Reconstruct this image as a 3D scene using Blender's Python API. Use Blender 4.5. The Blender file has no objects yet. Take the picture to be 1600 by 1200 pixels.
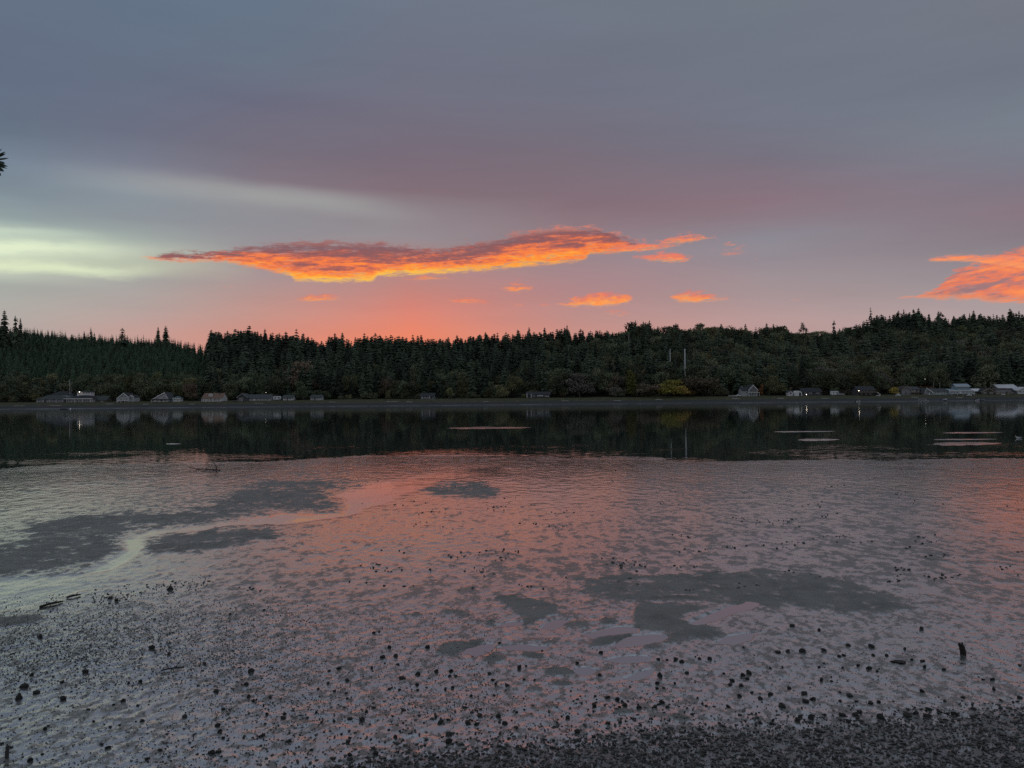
import bpy, bmesh, math, random
import numpy as np
from mathutils import Vector, Matrix

random.seed(7)
RNG = np.random.default_rng(7)
sc = bpy.context.scene
COL = sc.collection

# ------------------------------------------------------------------ camera
F_PX = 1209.0            # focal length in photograph pixels (1600 wide)
PITCH = math.radians(1.04)
ROLL = math.radians(0.5)
CAM = Vector((0.0, 0.0, 4.0))
_f = Vector((0, math.cos(PITCH), math.sin(PITCH)))
_u0 = Vector((0, -math.sin(PITCH), math.cos(PITCH)))
_r0 = Vector((1, 0, 0))
_u = _u0 * math.cos(ROLL) + _r0 * math.sin(ROLL)
_r = _r0 * math.cos(ROLL) - _u0 * math.sin(ROLL)
cam_d = bpy.data.cameras.new('camera')
cam_d.sensor_width = 36.0
cam_d.lens = F_PX / 1600 * 36.0
cam_d.clip_start = 0.1
cam_d.clip_end = 20000
cam = bpy.data.objects.new('camera', cam_d)
COL.objects.link(cam)
cam.matrix_world = Matrix(((_r.x, _u.x, -_f.x, CAM.x), (_r.y, _u.y, -_f.y, CAM.y),
                           (_r.z, _u.z, -_f.z, CAM.z), (0, 0, 0, 1)))
sc.camera = cam
sc.view_settings.view_transform = 'Standard'
sc.view_settings.look = 'None'
sc.view_settings.gamma = 1.0
sc.view_settings.use_curve_mapping = False
sc.view_settings.exposure = 0.0
sc.cycles.max_bounces = 5
sc.cycles.diffuse_bounces = 2
sc.cycles.glossy_bounces = 3
sc.cycles.transmission_bounces = 2
sc.cycles.transparent_max_bounces = 4
sc.cycles.caustics_reflective = False
sc.cycles.caustics_refractive = False
sc.cycles.use_denoising = False


def ray(px, py):
    d = _f * F_PX + _r * (px - 800) - _u * (py - 600)
    return d.normalized()


def at_y(px, py, Y):
    """world point seen at a photograph pixel, at the depth Y"""
    d = ray(px, py)
    return CAM + d * (Y / d.y)


def at_z(px, py, z=0.0):
    d = ray(px, py)
    return CAM + d * ((z - CAM.z) / d.z)


def azel(px, py):
    d = ray(px, py)
    return math.degrees(math.atan2(d.x, d.y)), math.degrees(math.asin(d.z))


def to_px(x, y, z):
    """numpy: world -> photograph pixel"""
    vx, vy, vz = x - CAM.x, y - CAM.y, z - CAM.z
    f = vx * _f.x + vy * _f.y + vz * _f.z
    a = vx * _r.x + vy * _r.y + vz * _r.z
    b = vx * _u.x + vy * _u.y + vz * _u.z
    f = np.maximum(f, 0.05)
    return 800 + F_PX * a / f, 600 - F_PX * b / f


def lin(c, g=1.0):
    o = []
    for v in c[:3]:
        v = v / 255.0
        o.append((v / 12.92 if v <= 0.04045 else ((v + 0.055) / 1.055) ** 2.4) * g)
    return (o[0], o[1], o[2], 1.0)


# ------------------------------------------------------------------ world: dusk sky
class NT:
    """small helper to write node trees as expressions"""
    def __init__(self, tree):
        self.t = tree
        self.n = tree.nodes
        self.l = tree.links

    def new(self, kind, **kw):
        n = self.n.new(kind)
        for k, v in kw.items():
            setattr(n, k, v)
        return n

    def put(self, sock, v):
        if isinstance(v, (int, float)):
            sock.default_value = v
        elif isinstance(v, (tuple, list)):
            if len(v) == 3 and len(sock.default_value) == 4:
                v = (*v, 1.0)
            sock.default_value = v[:len(sock.default_value)]
        else:
            self.l.new(v, sock)

    def m(self, op, a, b=None, c=None, clamp=False):
        n = self.new('ShaderNodeMath', operation=op, use_clamp=clamp)
        self.put(n.inputs[0], a)
        if b is not None: self.put(n.inputs[1], b)
        if c is not None: self.put(n.inputs[2], c)
        return n.outputs[0]

    def mapr(self, v, a, b, c=0.0, d=1.0, kind='LINEAR'):
        n = self.new('ShaderNodeMapRange', interpolation_type=kind, clamp=True)
        for s, x in zip(n.inputs[:5], (v, a, b, c, d)):
            self.put(s, x)
        return n.outputs[0]

    def mix(self, f, a, b, blend='MIX'):
        n = self.new('ShaderNodeMix', data_type='RGBA', blend_type=blend)
        n.clamp_factor = True
        self.put(n.inputs[0], f); self.put(n.inputs[6], a); self.put(n.inputs[7], b)
        return n.outputs[2]

    def ramp(self, v, stops, interp='LINEAR'):
        n = self.new('ShaderNodeValToRGB')
        r = n.color_ramp
        r.interpolation = interp
        stops = sorted(stops, key=lambda s: s[0])
        while len(r.elements) > 1:
            r.elements.remove(r.elements[-1])
        r.elements[0].position, r.elements[0].color = stops[0]
        for p, c in stops[1:]:
            e = r.elements.new(p); e.color = c
        self.put(n.inputs[0], v)
        return n.outputs[0]

    def fcurve(self, v, pts):
        """v in 0..1 -> piecewise curve value"""
        n = self.new('ShaderNodeFloatCurve')
        cm = n.mapping
        cm.use_clip = False
        c = cm.curves[0]
        pts = sorted(pts)
        while len(c.points) < len(pts):
            c.points.new(0.5, 0.5)
        for p, q in zip(c.points, pts):
            p.location = q
            p.handle_type = 'VECTOR'
        cm.update()
        n.inputs['Factor'].default_value = 1.0
        self.put(n.inputs['Value'], v)
        return n.outputs[0]

    def noise(self, vec, scale, detail=4, rough=0.55, dist=0.0, dim='3D'):
        n = self.new('ShaderNodeTexNoise', noise_dimensions=dim)
        self.put(n.inputs['Vector'], vec)
        n.inputs['Scale'].default_value = scale
        n.inputs['Detail'].default_value = detail
        n.inputs['Roughness'].default_value = rough
        n.inputs['Distortion'].default_value = dist
        return n.outputs[0]

    def xyz(self, x, y, z=0.0):
        n = self.new('ShaderNodeCombineXYZ')
        self.put(n.inputs[0], x); self.put(n.inputs[1], y); self.put(n.inputs[2], z)
        return n.outputs[0]

    def sep(self, v):
        n = self.new('ShaderNodeSeparateXYZ')
        self.put(n.inputs[0], v)
        return n.outputs[0], n.outputs[1], n.outputs[2]


SUN_AZ = azel(620, 520)[0]
SUN_EL = 1.5
world = bpy.data.worlds.new('World')
sc.world = world
world.use_nodes = True
world.node_tree.nodes.clear()
W = NT(world.node_tree)
tc = W.new('ShaderNodeTexCoord')
dx, dy, dz = W.sep(tc.outputs['Generated'])
R2D = 180 / math.pi
az = W.m('MULTIPLY', W.m('ARCTAN2', dx, dy), R2D)
el = W.m('MULTIPLY', W.m('ARCSINE', dz), R2D)

SKY = {
    -200: [(0, (100, 113, 133)), (200, (106, 116, 131)), (300, (122, 132, 142)), (370, (175, 186, 172)), (420, (170, 178, 168)), (460, (164, 166, 164)), (520, (174, 168, 164)), (620, (170, 160, 158))],
    0: [(0, (101, 113, 132)), (110, (99, 110, 131)), (200, (102, 116, 132)), (250, (118, 132, 148)), (300, (126, 140, 150)), (340, (146, 160, 162)), (366, (190, 205, 188)), (400, (205, 216, 192)), (425, (192, 200, 183)), (445, (166, 170, 164)), (480, (174, 170, 164)), (520, (180, 168, 164)), (620, (178, 160, 156))],
    210: [(0, (101, 116, 136)), (120, (102, 112, 131)), (200, (107, 112, 130)), (260, (124, 128, 143)), (295, (138, 148, 157)), (340, (140, 147, 153)), (372, (158, 168, 164)), (392, (182, 190, 176)), (420, (186, 192, 172)), (440, (166, 166, 162)), (480, (178, 162, 158)), (515, (196, 160, 152)), (620, (200, 150, 140))],
    410: [(0, (101, 117, 136)), (100, (104, 115, 131)), (160, (107, 108, 127)), (240, (118, 111, 124)), (285, (128, 118, 128)), (308, (148, 146, 150)), (345, (144, 144, 150)), (400, (152, 144, 148)), (440, (170, 148, 148)), (490, (196, 148, 138)), (525, (214, 142, 126)), (620, (220, 130, 106))],
    640: [(0, (108, 117, 133)), (150, (112, 112, 128)), (240, (119, 108, 121)), (300, (130, 111, 120)), (328, (140, 130, 136)), (370, (148, 140, 145)), (430, (180, 134, 130)), (480, (212, 132, 119)), (525, (236, 135, 106)), (620, (236, 124, 88))],
    900: [(0, (110, 118, 132)), (150, (112, 114, 130)), (240, (120, 110, 122)), (330, (134, 112, 121)), (400, (152, 132, 138)), (450, (176, 136, 138)), (495, (188, 142, 137)), (525, (203, 145, 134)), (620, (214, 130, 110))],
    1200: [(0, (112, 120, 132)), (100, (112, 118, 132)), (190, (115, 119, 134)), (250, (120, 114, 127)), (310, (136, 115, 125)), (340, (138, 122, 131)), (372, (140, 137, 147)), (410, (147, 138, 145)), (450, (162, 146, 149)), (500, (183, 153, 151)), (620, (190, 142, 134))],
    1590: [(0, (114, 119, 131)), (100, (112, 118, 131)), (190, (119, 128, 140)), (250, (122, 122, 135)), (330, (135, 118, 128)), (380, (136, 126, 133)), (430, (150, 144, 149)), (500, (174, 158, 158)), (620, (180, 148, 145))],
}
EL_MAX = 40.0
elw = W.m('ADD', el, W.m('MULTIPLY', W.m('SUBTRACT', W.noise(W.xyz(W.m('MULTIPLY', az, 0.05), W.m('MULTIPLY', el, 0.16)), 1.0, 3), 0.5), 1.6))
eln = W.m('DIVIDE', elw, EL_MAX)
cols = []
for px, st in SKY.items():
    a0 = azel(px, 400)[0]
    stops = []
    for py, c in st:
        e = azel(px, py)[1] / EL_MAX
        stops.append((min(max(e, 0.0), 1.0), lin(c)))
    stops.append((1.0, lin((112, 122, 137))))
    cols.append((a0, W.ramp(eln, stops)))
sky = cols[0][1]
for i in range(1, len(cols)):
    f = W.mapr(az, cols[i - 1][0], cols[i][0])
    sky = W.mix(f, sky, cols[i][1])
# the rest of the sky: an even blue-grey deck
deck = W.ramp(W.m('DIVIDE', el, 90.0), [(0.0, lin((160, 159, 164))), (0.12, lin((146, 148, 157))), (0.3, lin((120, 128, 142))), (1.0, lin((138, 146, 160)))])
sky = W.mix(W.mapr(W.m('ABSOLUTE', az), 42, 95, kind='SMOOTHSTEP'), sky, deck)
sky = W.mix(W.mapr(el, 24, 42, kind='SMOOTHSTEP'), sky, deck)
# thin uneven streaks in the deck
st = W.noise(W.xyz(W.m('MULTIPLY', az, 0.06), W.m('MULTIPLY', el, 0.5), 3.3), 1.0, 5, 0.6)
sky = W.mix(1.0, sky, W.mapr(st, 0.25, 0.75, 0.96, 1.04), 'MULTIPLY')
# pale openings low on the left: brighter wisps
A0, A1 = -50.0, 50.0
azn = W.mapr(az, A0, A1)


def crv(pts):
    """list of (px, py) -> elevation curve over azimuth, value in elevation/EL_MAX"""
    o = []
    for px, py in pts:
        a, e = azel(px, py)
        o.append(((a - A0) / (A1 - A0), e / EL_MAX))
    return [(0.0, o[0][1])] + o + [(1.0, o[-1][1])]


nz1 = W.noise(W.xyz(W.m('MULTIPLY', az, 0.30), W.m('MULTIPLY', el, 1.0), 1.7), 1.0, 6, 0.62, 0.3)
nz2 = W.noise(W.xyz(W.m('MULTIPLY', az, 0.55), W.m('MULTIPLY', el, 2.6), 9.1), 1.0, 5, 0.6, 0.4)
nz3 = W.noise(W.xyz(W.m('MULTIPLY', az, 1.6), W.m('MULTIPLY', el, 4.2), 5.1), 1.0, 5, 0.62, 0.2)
nc1 = W.m('SUBTRACT', nz1, 0.5)
nc2 = W.m('SUBTRACT', nz2, 0.5)
nc3 = W.m('SUBTRACT', nz3, 0.5)
nz4 = W.noise(W.xyz(W.m('MULTIPLY', az, 0.9), W.m('MULTIPLY', W.m('SUBTRACT', el, W.m('MULTIPLY', az, 0.06)), 6.5), 8.3), 1.0, 5, 0.66, 0.5)
nc4 = W.m('SUBTRACT', nz4, 0.5)


def band(pts, width, soft, col, gain, amp=0.9):
    """soft bright wisp around a line, ends taper"""
    global sky
    c = W.m('MULTIPLY', W.fcurve(azn, crv(pts)), EL_MAX)
    d = W.m('ABSOLUTE', W.m('ADD', W.m('SUBTRACT', el, c), W.m('MULTIPLY', nc1, amp)))
    k = W.mapr(d, 0.0, width, 1.0, 0.0, 'SMOOTHSTEP')
    a_l, a_r = azel(*pts[0])[0], azel(*pts[-1])[0]
    k = W.m('MULTIPLY', k, W.mapr(az, a_r, a_r - soft, 0.0, 1.0, 'SMOOTHSTEP'))
    k = W.m('MULTIPLY', k, W.mapr(az, a_l - 12, a_l, 0.0, 1.0, 'SMOOTHSTEP'))
    sky = W.mix(W.m('MULTIPLY', k, gain), sky, lin(col))


band([(-100, 385), (0, 388), (120, 388), (260, 396)], 0.75, 9, (226, 238, 205), 0.95)
band([(-100, 418), (20, 415), (100, 418), (200, 428), (300, 422)], 0.6, 8, (222, 232, 196), 0.9)
band([(-100, 360), (0, 360), (120, 364), (200, 372)], 0.45, 8, (200, 216, 196), 0.7)
band([(330, 294), (430, 306), (560, 322), (700, 345)], 1.2, 10, (164, 166, 164), 0.55, 0.4)


def cloud_layer(spans, noise_amp, edge, streak):
    """spans: list of (top pts, bottom pts); between the spans the layer is closed. returns mask, relative height"""
    top, bot = [], []
    for k, (tp, bp) in enumerate(spans):
        top += tp
        bot += bp
    T = W.m('MULTIPLY', W.fcurve(azn, crv(top)), EL_MAX)
    B = W.m('MULTIPLY', W.fcurve(azn, crv(bot)), EL_MAX)
    tear = W.m('ADD', W.m('MULTIPLY', nc3, noise_amp * 0.75), W.m('MULTIPLY', nc4, noise_amp * streak))
    e = W.m('ADD', el, W.m('ADD', W.m('MULTIPLY', nc2, noise_amp), tear))
    up = W.m('SUBTRACT', T, e)
    dn = W.m('SUBTRACT', W.m('ADD', el, W.m('MULTIPLY', tear, 0.45)), B)
    inside = W.m('MINIMUM', up, dn)
    mask = W.mapr(inside, 0.0, edge, 0.0, 1.0, 'SMOOTHSTEP')
    thin = W.mapr(W.m('ADD', nz4, W.m('MULTIPLY', inside, 0.10)), 0.36, 0.56, 0.30, 1.0, 'SMOOTHSTEP')
    mask = W.m('MULTIPLY', mask, thin)
    th = W.m('MAXIMUM', W.m('SUBTRACT', T, B), 0.15)
    rel = W.m('DIVIDE', dn, th, clamp=True)
    return mask, rel, th, dn


# main long cloud, lit from below, and the cloud at the right edge
main_top = [(195, 420), (212, 400), (270, 390), (330, 391), (430, 376), (520, 374), (600, 376), (680, 386), (760, 373), (820, 359), (875, 352), (930, 352), (975, 366), (1010, 382), (1030, 395), (1045, 415)]
main_bot = [(195, 405), (212, 405), (280, 412), (345, 411), (410, 424), (455, 434), (462, 442), (580, 443), (590, 434), (690, 430), (800, 421), (900, 412), (912, 411), (922, 400), (975, 397), (1010, 389), (1030, 395), (1045, 395)]
m1, r1, t1, d1 = cloud_layer([(main_top, main_bot)], 1.05, 0.38, 1.1)
s1 = W.noise(W.xyz(W.m('MULTIPLY', az, 0.16), W.m('MULTIPLY', W.m('SUBTRACT', el, W.m('MULTIPLY', az, 0.035)), 1.7), 2.2), 1.0, 6, 0.62, 0.6)
tone = W.m('ADD', r1, W.m('MULTIPLY', W.m('SUBTRACT', s1, 0.5), 1.7))
tone = W.m('ADD', tone, W.m('ADD', W.m('MULTIPLY', nc3, 0.4), W.m('MULTIPLY', nc4, 0.75)))
ccol = W.ramp(tone, [(0.0, lin((255, 168, 66))), (0.12, lin((255, 150, 62))), (0.26, lin((252, 132, 68))), (0.40, lin((228, 117, 80))), (0.54, lin((172, 99, 90))), (0.72, lin((142, 92, 94))), (1.0, lin((130, 97, 103)))])
hot = W.m('MULTIPLY', W.mapr(az, azel(420, 430)[0], azel(500, 430)[0], 0, 1, 'SMOOTHSTEP'), W.mapr(az, azel(900, 430)[0], azel(640, 430)[0], 0, 1, 'SMOOTHSTEP'))
hot = W.m('MULTIPLY', hot, W.mapr(d1, 0.0, 0.75, 1.0, 0.0, 'SMOOTHSTEP'))
ccol = W.mix(hot, ccol, lin((255, 206, 66), 1.05))
rim = W.m('MULTIPLY', W.mapr(r1, 0.80, 0.97, 0, 1, 'SMOOTHSTEP'), W.mapr(az, azel(720, 380)[0], azel(860, 380)[0], 0.25, 1.0))
ccol = W.mix(W.m('MULTIPLY', rim, 0.75), ccol, lin((244, 140, 108)))
sky = W.mix(m1, sky, ccol)

rt_top = [(1385, 490), (1404, 462), (1440, 459), (1466, 446), (1478, 430), (1492, 418), (1530, 410), (1552, 396), (1590, 384), (1640, 380), (1700, 384), (1760, 420), (1800, 440)]
rt_bot = [(1385, 467), (1404, 468), (1450, 468), (1470, 470), (1530, 470), (1545, 475), (1600, 475), (1680, 472), (1740, 455), (1760, 440), (1800, 430)]
m2, r2, t2, d2 = cloud_layer([(rt_top, rt_bot)], 1.05, 0.3, 1.1)
s2 = W.noise(W.xyz(W.m('MULTIPLY', az, 0.22), W.m('MULTIPLY', W.m('SUBTRACT', el, W.m('MULTIPLY', az, 0.18)), 1.0), 7.7), 1.0, 5, 0.6, 0.5)
c2 = W.ramp(W.m('ADD', W.m('ADD', s2, W.m('MULTIPLY', nc4, 0.3)), W.m('MULTIPLY', nc3, 0.2)), [(0.26, lin((252, 158, 92))), (0.40, lin((248, 138, 88))), (0.48, lin((226, 124, 98))), (0.56, lin((166, 122, 122))), (0.70, lin((150, 120, 126)))])
c2 = W.mix(W.mapr(d2, 0.1, 0.6, 0.9, 0.0), c2, lin((252, 146, 90)))
sky = W.mix(m2, sky, c2)
# upper tongue of the right cloud
m3, r3, t3, d3 = cloud_layer([([(1430, 430), (1450, 404), (1500, 396), (1560, 398), (1640, 396), (1700, 420)], [(1430, 405), (1450, 409), (1520, 410), (1560, 416), (1640, 425), (1700, 400)])], 0.5, 0.16, 1.0)
sky = W.mix(m3, sky, W.ramp(W.m('ADD', r3, nc3), [(0.0, lin((250, 160, 100))), (0.6, lin((250, 140, 96))), (1.0, lin((226, 140, 120)))]))


def lens(px0, px1, yc, hpx, tilt=0.0):
    """closed thin cloud as top / bottom control points"""
    w = px1 - px0
    tp, bp = [], []
    for k, (u, a) in enumerate(((-0.08, -1.0), (0.0, 0.12), (0.3, 0.75), (0.55, 1.0), (0.8, 0.6), (1.0, 0.12), (1.08, -1.0))):
        yy = yc + tilt * (u - 0.5)
        tp.append((px0 + w * u, yy - hpx * 0.6 * a))
        bp.append((px0 + w * u, yy + hpx * (0.4 * a if a > 0 else -0.6)))
    tp = [(x, yc + (y - yc) * 1.45 if k not in (0, 6) else y) for k, (x, y) in enumerate(tp)]
    return tp, bp


# small lit scraps: two layers so that neighbours in height do not collide
LA = [lens(340, 386, 447, 5), lens(452, 538, 468, 12, -2), lens(622, 714, 436, 9, -3), lens(778, 838, 452, 14, -2), lens(858, 1012, 472, 22, -8), lens(1016, 1142, 467, 17, 2), lens(1228, 1256, 468, 5)]
LB = [lens(692, 760, 471, 11, 2), lens(796, 826, 477, 6), lens(935, 992, 491, 8, 2), lens(1010, 1122, 376, 14, -10), lens(1126, 1156, 383, 7, -2), lens(1172, 1190, 405, 5)]
LC = [lens(840, 866, 477, 6), lens(985, 1098, 405, 17, 2), lens(1100, 1170, 398, 7, -4)]
LD = [lens(455, 470, 436, 4), lens(598, 624, 476, 4), lens(648, 672, 470, 4), lens(742, 772, 474, 5), lens(925, 1070, 389, 15, -12), lens(1108, 1176, 391, 6, -3)]
for L, tone_c in ((LD, (248, 132, 86)), (LA, (255, 150, 78)), (LB, (250, 140, 88)), (LC, (246, 130, 92))):
    mm, rr, tt, dd = cloud_layer(L, 0.95, 0.32, 1.5)
    cc = W.ramp(W.m('ADD', rr, W.m('MULTIPLY', nc3, 1.1)), [(0.0, lin((255, 176, 92))), (0.35, lin(tone_c)), (0.8, lin((226, 122, 104))), (1.0, lin((206, 126, 116)))])
    sky = W.mix(W.m('MULTIPLY', mm, 0.95), sky, cc)

nish = W.new('ShaderNodeTexSky', sky_type='NISHITA')
nish.sun_disc = False
nish.sun_elevation = math.radians(SUN_EL)
nish.sun_rotation = math.radians(SUN_AZ)
nish.air_density = 1.2
nish.dust_density = 2.0
bg_n = W.new('ShaderNodeBackground'); W.l.new(nish.outputs[0], bg_n.inputs[0]); bg_n.inputs[1].default_value = 0.0004
bg_c = W.new('ShaderNodeBackground'); W.l.new(sky, bg_c.inputs[0]); bg_c.inputs[1].default_value = 1.0
add = W.new('ShaderNodeAddShader')
W.l.new(bg_n.outputs[0], add.inputs[0]); W.l.new(bg_c.outputs[0], add.inputs[1])
wo = W.new('ShaderNodeOutputWorld'); W.l.new(add.outputs[0], wo.inputs[0])

# the sun has gone behind the hill: a weak warm lamp in the same direction as the sky's sun
sun_d = bpy.data.lights.new('sun', 'SUN')
sun_d.energy = 0.3
sun_d.angle = math.radians(3)
sun_d.color = (1.0, 0.55, 0.3)
sun = bpy.data.objects.new('sun', sun_d)
COL.objects.link(sun)
_sd = Vector((math.sin(math.radians(SUN_AZ)) * math.cos(math.radians(SUN_EL)), math.cos(math.radians(SUN_AZ)) * math.cos(math.radians(SUN_EL)), math.sin(math.radians(SUN_EL))))
sun.rotation_euler = (-_sd).to_track_quat('-Z', 'Y').to_euler()
sun.location = _sd * 900
world.cycles.sampling_method = 'MANUAL'
world.cycles.sample_map_resolution = 512

# ------------------------------------------------------------------ helpers
def smooth(a, b, x):
    t = np.clip((x - a) / (b - a), 0, 1)
    return t * t * (3 - 2 * t)


def _hash(ix, iy, seed):
    h = (ix.astype(np.int64) * 374761393 + iy.astype(np.int64) * 668265263 + seed * 974634777) & 0xFFFFFFFF
    h = ((h ^ (h >> 13)) * 1274126177) & 0xFFFFFFFF
    h = h ^ (h >> 16)
    return (h & 0xFFFFFF) / float(0x1000000)


def vnoise(x, y, seed=0):
    x = np.asarray(x, float); y = np.asarray(y, float)
    ix, iy = np.floor(x), np.floor(y)
    fx, fy = x - ix, y - iy
    u, v = fx * fx * fx * (fx * (fx * 6 - 15) + 10), fy * fy * fy * (fy * (fy * 6 - 15) + 10)
    a, b = _hash(ix, iy, seed), _hash(ix + 1, iy, seed)
    c, d = _hash(ix, iy + 1, seed), _hash(ix + 1, iy + 1, seed)
    return (a * (1 - u) + b * u) * (1 - v) + (c * (1 - u) + d * u) * v - 0.5


def fbm(x, y, oct=4, seed=0, gain=0.5):
    s, a, n = 0.0, 1.0, 0.0
    for k in range(oct):
        ca, sa = math.cos(0.6 * k), math.sin(0.6 * k)
        f = 2.03 ** k
        s = s + a * vnoise((x * ca - y * sa) * f, (x * sa + y * ca) * f, seed + 17 * k)
        n += a
        a *= gain
    return s / n


def grid_mesh(name, X, Y, Z, attrs=None, smooth_shade=True):
    r, c = X.shape
    me = bpy.data.meshes.new(name)
    co = np.stack([X, Y, Z], -1).reshape(-1, 3).astype(np.float32)
    i = np.arange(r * c).reshape(r, c)
    q = np.stack([i[:-1, :-1], i[:-1, 1:], i[1:, 1:], i[1:, :-1]], -1).reshape(-1, 4).astype(np.int32)
    me.vertices.add(len(co)); me.vertices.foreach_set('co', co.ravel())
    me.loops.add(q.size); me.loops.foreach_set('vertex_index', q.ravel())
    me.polygons.add(len(q))
    me.polygons.foreach_set('loop_start', np.arange(0, q.size, 4, dtype=np.int32))
    me.update(calc_edges=True)
    for k, v in (attrs or {}).items():
        a = me.attributes.new(k, 'FLOAT', 'POINT')
        a.data.foreach_set('value', v.ravel().astype(np.float32))
    if smooth_shade:
        me.polygons.foreach_set('use_smooth', np.ones(len(q), bool))
    return me


def link(name, data, parent=None, mats=None):
    o = bpy.data.objects.new(name, data)
    COL.objects.link(o)
    if parent is not None:
        o.parent = parent
    if mats is not None and data is not None:
        for m in (mats if isinstance(mats, (list, tuple)) else [mats]):
            data.materials.append(m)
    return o


def tag(o, label=None, cat=None, group=None, kind=None):
    if label: o['label'] = label
    if cat: o['category'] = cat
    if group: o['group'] = group
    if kind: o['kind'] = kind
    return o


def empty(name, loc, rz=0.0):
    o = bpy.data.objects.new(name, None)
    o.empty_display_size = 0.2
    COL.objects.link(o)
    o.location = loc
    o.rotation_euler = (0, 0, rz)
    return o


def material(name):
    m = bpy.data.materials.new(name)
    m.use_nodes = True
    t = NT(m.node_tree)
    return m, t, t.n['Principled BSDF']


def simple(name, col, rough=0.7, spec=0.4, vary=0.25, scale=3.0, bump=0.0, emit=None):
    """procedural material: colour broken by noise at two scales"""
    m, t, p = material(name)
    tcn = t.new('ShaderNodeTexCoord')
    n = t.noise(tcn.outputs['Object'], scale, 5, 0.6)
    n2 = t.noise(tcn.outputs['Object'], scale * 7, 3, 0.6)
    f = t.m('ADD', t.m('MULTIPLY', n, 0.7), t.m('MULTIPLY', n2, 0.3))
    lo = tuple(c * (1 - vary) for c in col)
    hi = tuple(min(1, c * (1 + vary)) for c in col)
    t.put(p.inputs['Base Color'], t.mix(t.mapr(f, 0.3, 0.7), lo, hi))
    t.put(p.inputs['Roughness'], t.mapr(n2, 0.3, 0.7, rough * 0.85, min(1, rough * 1.12)))
    p.inputs['Specular IOR Level'].default_value = spec
    if bump:
        b = t.new('ShaderNodeBump'); b.inputs['Strength'].default_value = bump; b.inputs['Distance'].default_value = 0.02
        t.l.new(n2, b.inputs['Height']); t.l.new(b.outputs[0], p.inputs['Normal'])
    if emit:
        p.inputs['Emission Color'].default_value = (*emit[0], 1)
        p.inputs['Emission Strength'].default_value = emit[1]
    return m


class MB:
    """collects simple solids; build() makes one mesh object"""
    def __init__(self):
        self.v, self.f = [], []

    def add(self, vs, fs):
        k = len(self.v)
        self.v += [tuple(v) for v in vs]
        self.f += [tuple(i + k for i in f) for f in fs]
        return self

    def box(self, x0, x1, y0, y1, z0, z1):
        return self.add([(x0, y0, z0), (x1, y0, z0), (x1, y1, z0), (x0, y1, z0), (x0, y0, z1), (x1, y0, z1), (x1, y1, z1), (x0, y1, z1)],
                        [(0, 3, 2, 1), (4, 5, 6, 7), (0, 1, 5, 4), (1, 2, 6, 5), (2, 3, 7, 6), (3, 0, 4, 7)])

    def prism(self, poly, y0, y1):
        """polygon in xz, counter-clockwise seen from -y, extruded along y"""
        n = len(poly)
        vs = [(x, y0, z) for x, z in poly] + [(x, y1, z) for x, z in poly]
        fs = [tuple(range(n)), tuple(range(2 * n - 1, n - 1, -1))]
        for i in range(n):
            j = (i + 1) % n
            fs.append((i, i + n, j + n, j))
        return self.add(vs, fs)

    def tube(self, pts, rad, n=6, cap=True):
        pts = [Vector(p) for p in pts]
        if not isinstance(rad, (list, tuple)): rad = [rad] * len(pts)
        vs, fs = [], []
        for i, p in enumerate(pts):
            d = (pts[min(i + 1, len(pts) - 1)] - pts[max(i - 1, 0)]).normalized()
            a = d.orthogonal().normalized() if abs(d.z) > 0.9 else d.cross(Vector((0, 0, 1))).normalized()
            b = d.cross(a)
            for k in range(n):
                w = 2 * math.pi * k / n
                vs.append(p + (a * math.cos(w) + b * math.sin(w)) * rad[i])
        for i in range(len(pts) - 1):
            for k in range(n):
                k2 = (k + 1) % n
                fs.append((i * n + k, i * n + k2, (i + 1) * n + k2, (i + 1) * n + k))
        if cap:
            fs.append(tuple(range(n - 1, -1, -1)))
            fs.append(tuple(range((len(pts) - 1) * n, len(pts) * n)))
        return self.add(vs, fs)

    def mesh(self, name, shade=False):
        me = bpy.data.meshes.new(name)
        me.from_pydata(self.v, [], self.f)
        me.update()
        bm = bmesh.new(); bm.from_mesh(me)
        bmesh.ops.recalc_face_normals(bm, faces=bm.faces)
        bm.to_mesh(me); bm.free()
        if shade:
            me.polygons.foreach_set('use_smooth', np.ones(len(me.polygons), bool))
        return me

    def build(self, name, mat, parent=None, shade=False):
        return link(name, self.mesh(name, shade), parent, mat)


# ------------------------------------------------------------------ mudflat
EDGE = [(-700, 730), (0, 727), (100, 722), (300, 720), (400, 718), (500, 712), (560, 710), (700, 707), (820, 709), (900, 712), (960, 710), (1000, 710), (1050, 714), (1100, 716), (1200, 714), (1400, 713), (1600, 713), (2300, 712)]
_et = np.array([at_z(px, py, 0.0).x / at_z(px, py, 0.0).y for px, py in EDGE])
_ey = np.array([at_z(px, py, 0.0).y for px, py in EDGE])


def edge_y(t):
    return np.interp(t, _et, _ey)


def mud_base(x, y):
    """smooth lie of the flat: 0 at the water's edge, rising towards the bank"""
    t = x / np.maximum(y, 1.0)
    s = edge_y(t) - y
    z = np.where(s > 0, 0.30 * (1 - np.exp(-(np.maximum(s, 0) / 16.0) ** 1.35)), 0.022 * s)
    z = z + (0.045 * fbm(x / 7.0, y / 2.2, 3, 66) - 0.020) * smooth(14, 1, np.abs(s))
    return z + 0.10 * smooth(10.5, 6.0, y)


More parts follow.
